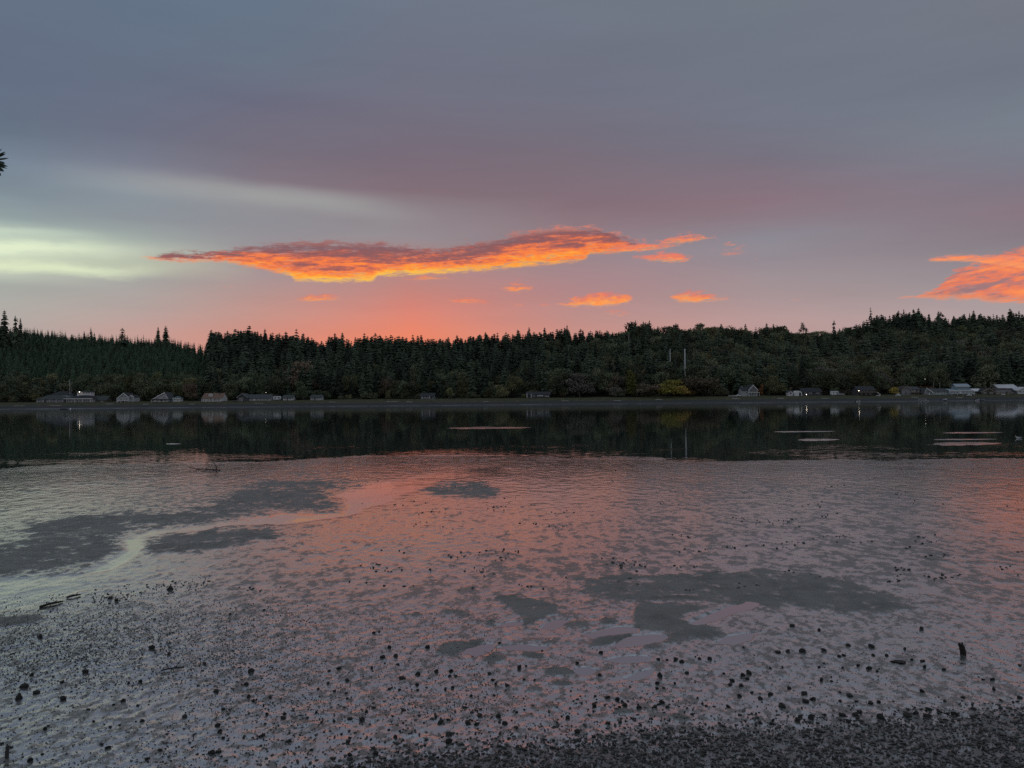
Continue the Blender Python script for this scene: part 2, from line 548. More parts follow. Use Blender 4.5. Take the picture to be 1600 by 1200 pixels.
def poly_sd(px, py, poly, ky=2.6):
    """signed distance (positive inside) to a polygon in photograph pixels, heights stretched"""
    P = np.array(poly, float); P[:, 1] *= ky
    y = py * ky
    d = np.full(px.shape, 1e9)
    ins = np.zeros(px.shape, bool)
    n = len(P)
    for i in range(n):
        a, b = P[i], P[(i + 1) % n]
        ab = b - a
        tt = np.clip(((px - a[0]) * ab[0] + (y - a[1]) * ab[1]) / max(ab @ ab, 1e-9), 0, 1)
        d = np.minimum(d, np.hypot(px - a[0] - tt * ab[0], y - a[1] - tt * ab[1]))
        c = ((a[1] > y) != (b[1] > y))
        with np.errstate(divide='ignore', invalid='ignore'):
            xi = (b[0] - a[0]) * (y - a[1]) / (b[1] - a[1] + 1e-12) + a[0]
        ins ^= c & (px < xi)
    return np.where(ins, d, -d)


def c5(*p): return [(x / 2.4, 700 + y / 2.4) for x, y in p]
def c6(*p): return [(500 + x / 2.4, 700 + y / 2.4) for x, y in p]
def c7(*p): return [(1000 + x / 2.4, 700 + y / 2.4) for x, y in p]
def ell(cx, cy, rx, ry, n=14): return [(cx + rx * math.cos(2 * math.pi * k / n), cy + ry * math.sin(2 * math.pi * k / n)) for k in range(n)]


DULL = [  # drained, dull banks: (outline, edge softness in px, strength)
    (c5((120, 285), (300, 240), (520, 232), (640, 240), (760, 215), (860, 150), (1000, 118), (1150, 112), (1370, 122), (1270, 155), (1240, 180), (1290, 205), (1270, 235), (1050, 240), (900, 258), (700, 292), (560, 308), (460, 332), (438, 382), (390, 420), (310, 466), (100, 474), (-60, 480), (-60, 400), (60, 340)), 16, 0.80),
    (c5((535, 370), (600, 332), (800, 306), (1060, 300), (1020, 338), (900, 362), (850, 382), (660, 395), (560, 395)), 14, 0.95),
    (c6((370, 155), (450, 132), (600, 125), (660, 148), (700, 182), (560, 195), (430, 185)), 12, 0.8),
    (c6((945, 492), (1150, 475), (1440, 460), (1800, 445), (1920, 478), (2100, 530), (2190, 560), (2250, 605), (2150, 622), (1900, 612), (1760, 600), (1640, 596), (1500, 588), (1380, 570), (1280, 575), (1120, 572), (965, 540)), 9, 0.80),
    (c6((1210, 570), (1440, 590), (1500, 600), (1400, 625), (1360, 640), (1420, 660), (1540, 690), (1510, 700), (1380, 728), (1280, 735), (1330, 700), (1220, 690), (1160, 650)), 7, 0.95),
    (c6((650, 560), (760, 550), (880, 580), (910, 600), (850, 640), (800, 690), (760, 670), (790, 640), (700, 600)), 8, 0.9),
    (c6((405, 745), (480, 726), (640, 718), (600, 742), (520, 762), (480, 788), (410, 778)), 8, 0.95),
    (ell(770, 1027, 17, 6), 6, 0.95), (ell(832, 1022, 19, 6), 6, 0.8), (ell(875, 1047, 22, 7), 6, 1.0), (ell(878, 1067, 13, 5), 6, 0.9),
    (ell(838, 1078, 16, 5), 6, 0.8), (ell(850, 1106, 18, 6), 7, 0.7), (ell(968, 1116, 18, 4), 6, 0.8), (ell(1058, 1120, 16, 5), 6, 0.7),
    (ell(636, 960, 17, 6), 8, 0.8), (ell(668, 946, 14, 5), 8, 0.75), (ell(595, 945, 20, 4), 8, 0.6), (ell(470, 930, 24, 5), 9, 0.5), (ell(700, 956, 16, 5), 8, 0.7), (ell(772, 972, 16, 6), 8, 0.8),
    (c6((1010, 730), (1080, 708), (1190, 700), (1180, 712), (1090, 738), (1030, 742)), 5, 1.0),
    (ell(905, 975, 26, 6), 8, 0.8), (ell(955, 970, 14, 5), 6, 0.8), (ell(870, 1003, 34, 6), 8, 0.6),
    (c5((-60, 640), (0, 628), (140, 632), (200, 640), (120, 655), (-60, 668)), 8, 0.9),
    (ell(1160, 1012, 20, 3), 6, 0.6), (ell(1020, 1012, 16, 5), 6, 0.7), (ell(1520, 878, 40, 4), 10, 0.5), (ell(1470, 872, 22, 4), 10, 0.5),
    (ell(1585, 965, 20, 5), 10, 0.5), (ell(60, 770, 40, 4), 10, 0.5), (ell(180, 757, 60, 4), 12, 0.5), (ell(300, 762, 70, 5), 12, 0.45),
    (ell(560, 745, 40, 3), 12, 0.3), (ell(900, 800, 60, 4), 16, 0.3), (ell(1300, 770, 140, 5), 16, 0.3),
]
WETTER = [  # where a sheet of water still drains over the flat
    ([(470, 860), (520, 790), (560, 745), (600, 722), (760, 712), (960, 722), (980, 760), (900, 800), (860, 850), (700, 880), (560, 890)], 90, 1.0),
    ([(-100, 745), (-100, 725), (300, 722), (420, 735), (300, 750), (60, 800), (-100, 850)], 60, 0.9),
    ([(-100, 905), (120, 890), (220, 850), (330, 880), (300, 930), (100, 950), (-100, 950)], 60, 0.9),
    ([(1420, 760), (1640, 745), (1700, 800), (1640, 850), (1500, 820)], 70, 0.7),
]
CHANNEL = [  # always filmed with water
    (c5((300, 480), (400, 420), (452, 390), (455, 345), (560, 312), (700, 296), (900, 262), (1060, 243), (1270, 238), (1300, 205), (1250, 182), (1280, 160), (1390, 130), (1480, 118), (1500, 150), (1380, 230), (1300, 262), (1080, 288), (900, 290), (720, 316), (600, 335), (540, 365), (540, 400), (430, 460)), 10, 1.0),
    (c6((60, 180), (200, 130), (360, 110), (450, 85), (700, 60), (720, 100), (480, 125), (360, 165), (250, 215), (100, 240)), 12, 0.8),
    (c5((-60, 490), (310, 472), (330, 520), (200, 590), (-60, 620)), 12, 0.6),
]
PUDDLE = [
    ('pinkish puddle beside the small dark mound left of the puddle cluster', c6((500, 772), (545, 746), (600, 734), (668, 735), (640, 764), (570, 777))),
    ('pale puddle in the middle of the flat, leftmost of its row', c6((672, 668), (720, 656), (792, 654), (775, 672), (690, 676))),
    ('small slanting puddle between two dark mud mounds', c6((852, 684), (866, 656), (900, 643), (950, 645), (932, 668), (900, 680))),
    ('long thin puddle at the tip of the dark bank', c6((992, 694), (1060, 675), (1140, 672), (1215, 674), (1200, 696), (1120, 700), (1040, 710))),
    ('wide puddle just below the long thin one', c6((1095, 745), (1170, 708), (1260, 702), (1320, 712), (1270, 730), (1180, 746))),
    ('shallow puddle above the dark weedy mound', c6((1075, 790), (1140, 776), (1220, 780), (1245, 800), (1160, 804))),
    ('round puddle left of the dark weedy mound', c6((955, 832), (985, 816), (1030, 815), (1050, 832), (1010, 850), (970, 848))),
    ('narrow puddle under the dark weedy mound', c6((1120, 858), (1190, 838), (1260, 822), (1240, 845), (1170, 862))),
    ('pale puddle beneath the right end of the dark bank', c7((180, 652), (230, 640), (330, 600), (390, 570), (440, 575), (430, 600), (360, 625), (300, 650), (220, 665))),
    ('broad puddle right of the split dark bank', c7((270, 728), (320, 700), (380, 690), (440, 690), (420, 715), (340, 735))),
    ('faint puddle low in the middle of the flat', c6((660, 748), (760, 735), (870, 742), (850, 756), (720, 757))),
]


PUD_Z = []
for _l, _p in PUDDLE:
    _w = [at_z(a, b, 0.28) for a, b in _p]
    PUD_Z.append(float(mud_base(np.array([q.x for q in _w]), np.array([q.y for q in _w])).mean()) - 0.010)
_pm = sum(PUD_Z) / len(PUD_Z)
PUD_Z = [_pm + 0.0003 * i for i in range(len(PUD_Z))]


def mud_fields(x, y):
    zb = mud_base(x, y)
    px, py = to_px(x, y, zb)
    wx = px + 16 * fbm(x * 0.9, y * 0.9, 4, 3) * np.clip(14 / y, 0.4, 1.4) * 2
    wy = py + 5 * fbm(x * 0.9, y * 0.9, 4, 23) * np.clip(14 / y, 0.25, 1.4) * 2
    dull = np.zeros_like(x)
    for poly, soft, k in DULL:
        P = np.array(poly)
        lo, hi = P.min(0) - 45, P.max(0) + 45
        sel = (px > lo[0]) & (px < hi[0]) & (py > lo[1]) & (py < hi[1])
        if sel.any():
            d = poly_sd(wx[sel], wy[sel], poly)
            dull[sel] = np.maximum(dull[sel], k * smooth(-soft * 1.5, soft * 1.9, d))
    dull = np.where(dull > 0.005, np.clip(dull + 0.75 * fbm(wx / 70.0, wy / 5.0, 4, 77) * smooth(1000, 820, py), 0, 1.0), 0)
    chan = np.zeros_like(x)
    for poly, soft, k in CHANNEL:
        P = np.array(poly)
        lo, hi = P.min(0) - 45, P.max(0) + 45
        sel = (px > lo[0]) & (px < hi[0]) & (py > lo[1]) & (py < hi[1])
        if sel.any():
            d = poly_sd(wx[sel], wy[sel], poly)
            chan[sel] = np.maximum(chan[sel], k * smooth(-soft * 0.6, soft, d))
    pud = np.zeros_like(x)
    floor_ = np.full_like(x, -9.0); bed = np.zeros_like(x)
    for (_, poly), pz in zip(PUDDLE, PUD_Z):
        P = np.array(poly)
        lo, hi = P.min(0) - 34, P.max(0) + 22
        sel = (px > lo[0]) & (px < hi[0]) & (py > lo[1]) & (py < hi[1])
        if sel.any():
            d = poly_sd(wx[sel], wy[sel], poly)
            new = smooth(-3, 5, d)
            bed[sel] = np.where(new > pud[sel], pz, bed[sel])
            pud[sel] = np.maximum(pud[sel], new)
            floor_[sel] = np.maximum(floor_[sel], pz + 0.0035)
    far = smooth(1000, 880, py)                     # hummocky outer flat
    q1 = fbm(x / 1.1, y / 1.1, 2, 91) * 0.5
    hum = fbm(x / 0.34 + 0.25 * y + q1, y / 0.46 + q1, 5, 41, 0.68) * 2.6      # about -1..1
    big = fbm(x / 2.6, y / 3.6, 3, 57) * 2
    fine = fbm(x / 0.10, y / 0.15, 3, 71, 0.6) * 2.4
    dull = smooth(0.16, 0.92, dull + (0.46 * hum + 0.26 * fine) * (dull > 0.01) * (1 - 0.6 * smooth(0.8, 1.0, dull)))
    wetspot = smooth(0.62, 0.95, -(hum * 0.8 + 0.5 * fine)) * (dull > 0.4)
    dull = dull * (1 - 0.75 * wetspot)
    f_far = smooth(0.42, -0.22, hum + 0.22 * big + 0.35 * fine - 0.14)
    f_near = smooth(1.05, -0.30, 0.8 * fine + 0.5 * hum + 0.5 * big - 0.22)
    wet = np.zeros_like(x)
    for poly, soft, k in WETTER:
        wet = np.maximum(wet, k * smooth(-soft, soft, poly_sd(wx, wy, poly, 2.0)))
    gritty = fbm(x / 0.17, y / 0.26, 4, 83, 0.7) * 2.6
    grain = fbm(x / 0.075, y / 0.11, 3, 97, 0.7) * 2.6
    mixn = far * (0.62 * gritty + 0.5 * hum + 0.18 * big + 0.3 * fine) + (1 - far) * (0.75 * grain + 0.35 * gritty + 0.16 * hum + 0.14 * big)
    film = smooth(0.44, -0.36, mixn - 0.10 - 0.34 * wet + 0.10 * far)
    amp = (0.009 * far + 0.005 * (1 - far)) * (1 - 0.75 * dull) * (1 - 0.95 * chan)
    z = zb + hum * amp + big * 0.008 + (fine * (0.003 + 0.005 * (1 - far)) + gritty * 0.0038) * (1 - 0.45 * dull) * (1 - 0.9 * chan)
    z = z + 0.014 * dull - 0.014 * chan
    film = np.maximum(film, chan) * (1 - dull)
    z = np.maximum(z, floor_ + 0.004 * (fine + 1))
    z = z * (1 - pud) + (bed - 0.024) * pud
    wgx = px + 26 * fbm(x * 1.2, y * 1.2, 4, 61); wgy = py + 30 * fbm(x * 1.6, y * 1.6, 5, 62)
    line = np.interp(wgx, [-400, 300, 480, 600, 750, 900, 1050, 1250, 1400, 1500, 1600, 2200], [1260, 1240, 1215, 1188, 1172, 1160, 1142, 1134, 1124, 1116, 1104, 1080])
    grav = smooth(-24, 20, wgy - line + 14 * grain)
    dull = dull * (1 - grav); film = film * (1 - 0.7 * grav)
    return z, film, dull, pud, px, py, grav, np.maximum(chan, 0.55 * wet * far)


NR, NC = 800, 800
yy = 3.6 * (66 / 3.6) ** (np.linspace(0, 1, NR))
tt = np.concatenate([-0.74 - 3.2 * np.linspace(1, 0, 22)[:-1] ** 2.2, np.linspace(-0.74, 0.74, NC), 0.74 + 3.2 * np.linspace(0, 1, 22)[1:] ** 2.2])
TT, YY = np.meshgrid(tt, yy)
XX = TT * YY
mz, mfilm, mdull, mpud, mpx, mpy, mgrav, mchan = mud_fields(XX, YY)

m_mud, t, p = material('wet_tidal_mud')
geo = t.new('ShaderNodeNewGeometry')


def attr(t, name):
    a = t.new('ShaderNodeAttribute'); a.attribute_name = name
    return a.outputs['Fac']


film, dull, grv = attr(t, 'film'), attr(t, 'dull'), attr(t, 'gravel')
chn = attr(t, 'channel')
nearf = t.mapr(t.sep(geo.outputs['Position'])[1], 14, 32, 1.0, 0.3)
n_a = t.noise(geo.outputs['Position'], 2.2, 5, 0.6)
n_b = t.noise(geo.outputs['Position'], 20.0, 5, 0.7)
n_c = t.noise(geo.outputs['Position'], 85.0, 3, 0.6)
wetc = t.mix(t.mapr(n_b, 0.3, 0.7), (0.10, 0.106, 0.094), (0.215, 0.222, 0.195))
wetc = t.mix(t.mapr(n_a, 0.35, 0.7), wetc, (0.13, 0.134, 0.118))
dryc = t.mix(t.mapr(n_b, 0.25, 0.75), (0.17, 0.175, 0.163), (0.30, 0.30, 0.28))
dryc = t.mix(t.mapr(n_a, 0.38, 0.68, 0, 0.75), dryc, (0.115, 0.125, 0.105))
dryc = t.mix(t.mapr(t.noise(geo.outputs['Position'], 0.9, 4, 0.6), 0.45, 0.65, 0, 0.6), dryc, (0.25, 0.25, 0.225))
t.put(p.inputs['Base Color'], t.mix(grv, t.mix(dull, wetc, dryc), (0.095, 0.095, 0.086)))
n_m = t.noise(geo.outputs['Position'], 7.0, 4, 0.65)
fl = t.m('ADD', film, t.m('MULTIPLY', nearf, t.m('ADD', t.m('MULTIPLY', t.m('SUBTRACT', n_b, 0.5), 1.6), t.m('MULTIPLY', t.m('SUBTRACT', n_m, 0.5), 0.8))), clamp=True)
rough = t.m('ADD', t.mapr(fl, 0.2, 0.85, 0.40, 0.15), t.m('MULTIPLY', grv, 0.2))
rough = t.m('ADD', rough, t.m('MULTIPLY', dull, t.mapr(n_b, 0.3, 0.7, 0.05, 0.35)), clamp=True)
t.put(p.inputs['Roughness'], rough)
t.put(p.inputs['IOR'], t.m('SUBTRACT', 1.7, t.m('MULTIPLY', dull, 0.3)))
t.put(p.inputs['Specular IOR Level'], t.m('SUBTRACT', 0.5, t.m('MULTIPLY', dull, 0.33)))
t.put(p.inputs['Coat Weight'], t.m('MULTIPLY', t.mapr(fl, 0.15, 0.72, 0.12, 1.0), t.m('SUBTRACT', 1.0, t.m('MULTIPLY', dull, 0.93))))
t.put(p.inputs['Coat Roughness'], t.m('SUBTRACT', t.mapr(film, 0.6, 0.95, 0.10, 0.06), t.m('MULTIPLY', chn, 0.045)))
p.inputs['Coat IOR'].default_value = 8.0
b1 = t.new('ShaderNodeBump'); b1.inputs['Strength'].default_value = 0.8; b1.inputs['Distance'].default_value = 0.016
t.l.new(t.m('ADD', n_b, t.m('MULTIPLY', n_c, 0.35)), b1.inputs['Height'])
t.l.new(b1.outputs[0], p.inputs['Normal'])
b2 = t.new('ShaderNodeBump'); t.put(b2.inputs['Strength'], t.m('SUBTRACT', 0.24, t.m('MULTIPLY', chn, 0.21))); b2.inputs['Distance'].default_value = 0.010
t.l.new(t.m('ADD', n_b, t.m('MULTIPLY', n_c, 0.3)), b2.inputs['Height']); t.l.new(b2.outputs[0], p.inputs['Coat Normal'])
mud = link('mudflat', grid_mesh('mudflat', XX, YY, mz, {'film': mfilm, 'dull': mdull, 'gravel': mgrav, 'channel': mchan}), None, m_mud)
tag(mud, 'wet tidal mudflat reflecting the sunset, with drained dull banks', kind='structure')

# open water
m_water, t, p = material('calm_inlet_water')
geo = t.new('ShaderNodeNewGeometry')
gx, gy, gz = t.sep(geo.outputs['Position'])
p.inputs['Base Color'].default_value = (0.020, 0.030, 0.029, 1)
p.inputs['IOR'].default_value = 1.33
t.put(p.inputs['Roughness'], t.mapr(gy, 45, 300, 0.035, 0.055))
wv = t.xyz(t.m('MULTIPLY', gx, 0.9), t.m('MULTIPLY', gy, 1.5), 0.0)
w1 = t.noise(wv, 1.0, 3, 0.5, 0.3)
patch = t.noise(t.xyz(t.m('MULTIPLY', gx, 0.10), t.m('MULTIPLY', gy, 0.12)), 1.0, 3, 0.5)
near = t.mapr(gy, 78, 46, 0.0, 1.0, 'SMOOTHSTEP')
stg = t.m('ADD', 0.015, t.m('MULTIPLY', near, t.mapr(patch, 0.42, 0.62, 0.03, 0.5)))
bw = t.new('ShaderNodeBump'); bw.inputs['Distance'].default_value = 0.06
t.put(bw.inputs['Strength'], stg)
t.l.new(w1, bw.inputs['Height']); t.l.new(bw.outputs[0], p.inputs['Normal'])
wx_ = np.linspace(-1800, 1800, 5); wy_ = np.array([30.0, 60, 120, 240, 452])
WX, WY = np.meshgrid(wx_, wy_)
water = link('water', grid_mesh('water', WX, WY, WX * 0), None, m_water)
tag(water, 'calm dark inlet water mirroring the far shore', kind='structure')

# puddles standing in hollows of the flat
m_pud, t, p = material('still_puddle_water')
geo = t.new('ShaderNodeNewGeometry')
n = t.noise(geo.outputs['Position'], 3.0, 3, 0.5)
t.put(p.inputs['Base Color'], t.mix(n, (0.08, 0.08, 0.08), (0.12, 0.118, 0.115)))
p.inputs['Roughness'].default_value = 0.06
p.inputs['IOR'].default_value = 7.0
for (lab, poly), z in zip(PUDDLE, PUD_Z):
    pts = []
    cx = sum(a for a, b in poly) / len(poly); cy = sum(b for a, b in poly) / len(poly)
    for a, b in poly:
        w = at_z(cx + (a - cx) * 1.15 + math.copysign(13, a - cx), cy + (b - cy) * 1.15 + math.copysign(7, b - cy), 0.28)
        pts.append(w)
    mb = MB()
    mb.add([(q.x, q.y, z) for q in pts], [tuple(range(len(pts)))])
    o = mb.build('puddle', m_pud)
    tag(o, lab, kind='structure')

# low wet bars just breaking the surface of the inlet
m_bar = m_mud
BARS = [((690, 838), 668.5, 2.6), ((1202, 1312), 674.3, 1.0), ((1242, 1316), 687, 2.6), ((1466, 1574), 676, 1.2), ((1450, 1572), 693, 4.0), ((1452, 1565), 686.5, 1.0), ((258, 284), 693.6, 1.0)]
for (a, b), yc, hp in BARS:
    hp *= 0.72
    n = 40
    ring = []
    for k in range(n):
        w = 2 * math.pi * k / n
        ux = (a + b) / 2 + (b - a) / 2 * math.cos(w)
        uy = yc - 0.0087 * (ux - (a + b) / 2) + hp * math.sin(w) * (1 - 0.25 * math.cos(w))
        j = 1 + 0.9 * float(fbm(np.array([k * 0.31 + a]), np.array([yc * 0.1]), 3, 5)[0])
        uy = yc - 0.0087 * (ux - (a + b) / 2) + (uy - yc + 0.0087 * (ux - (a + b) / 2)) * j
        ring.append(at_z(ux, uy, 0.0))
    cx = sum(q.x for q in ring) / n; cy = sum(q.y for q in ring) / n
    mb = MB()
    vs, fs = [], []
    for r_, zz in ((1.05, -0.03), (0.8, 0.012), (0.45, 0.02)):
        for k, q in enumerate(ring):
            vs.append((cx + (q.x - cx) * r_, cy + (q.y - cy) * r_, zz + (0.012 * math.sin(k * 1.7 + r_ * 9) if r_ < 1 else 0)))
    vs.append((cx, cy, 0.022))
    for rr_ in range(2):
        for k in range(n):
            k2 = (k + 1) % n
            fs.append((rr_ * n + k, rr_ * n + k2, (rr_ + 1) * n + k2, (rr_ + 1) * n + k))
    for k in range(n):
        fs.append((2 * n + k, 2 * n + (k + 1) % n, 3 * n))
    mb.add(vs, fs)
    me = mb.mesh('mud_bar', True)
    at_ = me.attributes.new('film', 'FLOAT', 'POINT'); at_.data.foreach_set('value', np.full(len(vs), 0.55, np.float32))
    o = link('mud_bar', me, None, m_mud)
    tag(o, 'low wet mud bar just breaking the surface of the inlet', kind='structure')

# bank behind and under the viewer
BX, BY = np.meshgrid(np.linspace(-60, 60, 121), np.linspace(-40, 3.75, 45))
BZ = 0.42 + 1.95 * smooth(3.3, 0.6, BY) + 0.05 * fbm(BX, BY, 3, 4)
m_bank = simple('bank_earth_and_grass', (0.055, 0.06, 0.03), 0.9, 0.2, 0.4, 1.2)
bank = link('bank', grid_mesh('bank', BX, BY, BZ), None, m_bank)
tag(bank, 'earth bank at the head of the mudflat', kind='structure')

# ------------------------------------------------------------------ far shore and hill
SKYLINE = [(-500, 500), (-200, 500), (-40, 495), (0, 507), (36, 511), (60, 512), (100, 516), (140, 519), (180, 522), (240, 524), (300, 525), (318, 522), (335, 517), (370, 516), (400, 513), (420, 519), (440, 517), (455, 519), (475, 523), (490, 527), (503, 532), (512, 527), (522, 523), (540, 525), (556, 523), (575, 520), (590, 523), (610, 522), (625, 523), (645, 526), (670, 528), (690, 527), (705, 529), (718, 525), (735, 522), (760, 521), (790, 520), (800, 520), (830, 519), (850, 516), (862, 515), (885, 509), (900, 516), (920, 515), (940, 516), (955, 518), (964, 521), (975, 516), (982, 508), (995, 505), (1015, 504), (1022, 513), (1035, 516), (1045, 508), (1055, 505), (1068, 511), (1085, 509), (1100, 511), (1118, 507), (1135, 509), (1150, 510), (1165, 514), (1180, 512), (1195, 515), (1212, 508), (1228, 515), (1245, 519), (1262, 520), (1280, 518), (1300, 514), (1322, 511), (1332, 510), (1345, 506), (1356, 500), (1362, 494), (1378, 492), (1392, 492), (1405, 486), (1420, 484), (1440, 484), (1450, 494), (1468, 491), (1480, 497), (1500, 494), (1520, 488), (1535, 494), (1560, 495), (1576, 487), (1592, 489), (1620, 490), (1800, 488), (2300, 492)]
_sx = np.array([a for a, b in SKYLINE], float); _sy = np.array([b for a, b in SKYLINE], float)


def px_of_t(t): return 800 + F_PX * t


def skyline_z(t, Y):
    """height at depth Y that reaches the photographed treeline"""
    px = px_of_t(t)
    py = np.interp(px, _sx, _sy)
    el_px = 622 - (py + 0.0087 * (px - 800))
    return 4.0 + el_px * Y / F_PX


_kx = np.array([-900, -200, 250, 330, 420, 520, 800, 960, 1100, 1400, 1700, 2500], float)
CREST_Y = np.array([860, 840, 780, 690, 650, 640, 650, 670, 690, 720, 730, 760], float)
TREE_H = np.array([10, 10, 10, 24, 27, 27, 25, 21, 19, 22, 22, 22], float)


def crest_y(t): return np.interp(px_of_t(t), _kx, CREST_Y)
def tree_h(t): return np.interp(px_of_t(t), _kx, TREE_H)


def smooth_sky(t, Y):
    px = px_of_t(t)
    s = 0
    for k in (-60, -30, 0, 30, 60):
        s = s + np.interp(px + k, _sx, _sy)
    py = s / 5 + 4
    return 4.0 + (622 - (py + 0.0087 * (px - 800))) * Y / F_PX


def land_z(x, y):
    t = x / y
    # beach and house terrace
    yb = y + np.where(y < 466, 9.0 * fbm(x / 48.0, y * 0 + 3.3, 3, 15), 0.0) * smooth(466, 458, y)
    z = np.interp(yb, [425, 440, 447, 454, 463, 470, 492], [-1.6, -0.5, 0.05, 1.5, 2.9, 3.75, 4.1])
    z = z + np.where(y > 440, 0.22 * fbm(x / 9.0, y / 5.0, 3, 8), 0.0)
    yc = crest_y(t)
    zc = smooth_sky(t, yc) - tree_h(t) * 0.93
    u = np.clip((y - 490) / (yc - 490), 0, 1)
    hill = (zc - 4.0) * (u ** 1.15)
    back = np.clip((y - yc) / 500, 0, 1)
    hill = hill - np.maximum(zc - 4, 0) * 0.7 * smooth(0, 1, back)
    bump = 2.2 * fbm(x / 45, y / 45, 3, 12) * smooth(495, 540, y)
    return z + np.where(y > 490, hill + bump, 0.0)


lt = np.concatenate([np.linspace(-2.4, -0.8, 30)[:-1], np.linspace(-0.8, 0.8, 420), np.linspace(0.8, 2.4, 30)[1:]])
ly = np.concatenate([np.linspace(425, 495, 48), np.linspace(500, 900, 50), np.linspace(930, 3000, 12)])
LT, LY = np.meshgrid(lt, ly)
LX = LT * LY
LZ = land_z(LX, LY)
m_land, t, p = material('beach_gravel_and_grass')
geo = t.new('ShaderNodeNewGeometry')
gx, gy, gz = t.sep(geo.outputs['Position'])
na = t.noise(geo.outputs['Position'], 0.35, 5, 0.6)
nb = t.noise(geo.outputs['Position'], 2.5, 4, 0.65)
grav = t.mix(t.mapr(nb, 0.3, 0.7), (0.040, 0.042, 0.040), (0.090, 0.090, 0.084))
grav = t.mix(t.mapr(t.noise(t.xyz(t.m('MULTIPLY', gx, 0.03), t.m('MULTIPLY', gy, 0.5)), 1.0, 4), 0.4, 0.65, 0, 0.7), grav, (0.040, 0.042, 0.040))
gras = t.mix(t.mapr(na, 0.35, 0.65), (0.050, 0.058, 0.026), (0.105, 0.098, 0.048))
zz = t.m('ADD', gz, t.m('MULTIPLY', t.m('SUBTRACT', na, 0.5), 1.8))
lc = t.mix(t.mapr(zz, 1.7, 2.3), grav, gras)
forest_floor = (0.025, 0.028, 0.016)
lc = t.mix(t.mapr(gy, 488, 500), lc, forest_floor)
t.put(p.inputs['Base Color'], lc)
t.put(p.inputs['Roughness'], t.mapr(gz, 0.1, 0.5, 0.22, 0.85))
t.put(p.inputs['Specular IOR Level'], t.mapr(gz, 0.1, 0.6, 0.8, 0.2))
land = link('far_shore', grid_mesh('far_shore', LX, LY, LZ), None, m_land)
tag(land, 'far shore with gravel beach, grass strip and wooded hill', kind='structure')

# ------------------------------------------------------------------ trees
def foliage(name, dark, light, hue=0.12):
    m, t, p = material(name)
    oi = t.new('ShaderNodeObjectInfo')
    tcn = t.new('ShaderNodeTexCoord')
    n = t.noise(tcn.outputs['Object'], 0.28 * 9, 4, 0.65)
    n2 = t.noise(tcn.outputs['Object'], 0.12 * 9, 2, 0.5)
    c = t.mix(t.mapr(n, 0.32, 0.68), dark, light)
    c = t.mix(t.mapr(n2, 0.4, 0.7, 0.0, 0.5), c, tuple(v * 1.35 for v in light))
    k = t.mapr(oi.outputs['Random'], 0, 1, 0.5, 1.6)
    c = t.mix(1.0, c, t.xyz(k, k, k), 'MULTIPLY')
    hs = t.new('ShaderNodeHueSaturation')
    r2 = t.m('FRACT', t.m('MULTIPLY', oi.outputs['Random'], 17.31))
    t.put(hs.inputs['Hue'], t.mapr(r2, 0, 1, 0.5 - hue * 0.35, 0.5 + hue * 0.2))
    t.put(hs.inputs['Color'], c)
    t.put(p.inputs['Base Color'], hs.outputs[0])
    p.inputs['Roughness'].default_value = 0.75
    p.inputs['Specular IOR Level'].default_value = 0.15
    return m


F_CON = foliage('conifer_needles', (0.034, 0.048, 0.032), (0.078, 0.104, 0.066), 0.08)
F_PLANT = foliage('young_conifer_needles', (0.046, 0.080, 0.048), (0.095, 0.150, 0.084), 0.06)
F_GREEN = foliage('dark_broad_leaves', (0.070, 0.086, 0.052), (0.150, 0.172, 0.098))
F_OLIVE = foliage('olive_leaves', (0.115, 0.125, 0.062), (0.235, 0.235, 0.108))
F_BROWN = foliage('browning_leaves', (0.115, 0.098, 0.062), (0.22, 0.185, 0.115))
F_GREY = foliage('grey_bare_twigs', (0.125, 0.122, 0.098), (0.225, 0.215, 0.17))
F_YEL = foliage('yellow_autumn_leaves', (0.20, 0.17, 0.045), (0.46, 0.37, 0.09))
F_POP = foliage('yellow_green_poplar_leaves', (0.11, 0.125, 0.034), (0.24, 0.25, 0.07))
F_ORG = foliage('orange_autumn_leaves', (0.13, 0.085, 0.025), (0.24, 0.16, 0.045))
M_BARK = simple('dark_bark', (0.055, 0.048, 0.040), 0.9, 0.2, 0.35, 6.0)
M_BARKP = simple('pale_bark', (0.20, 0.19, 0.17), 0.9, 0.2, 0.35, 6.0)


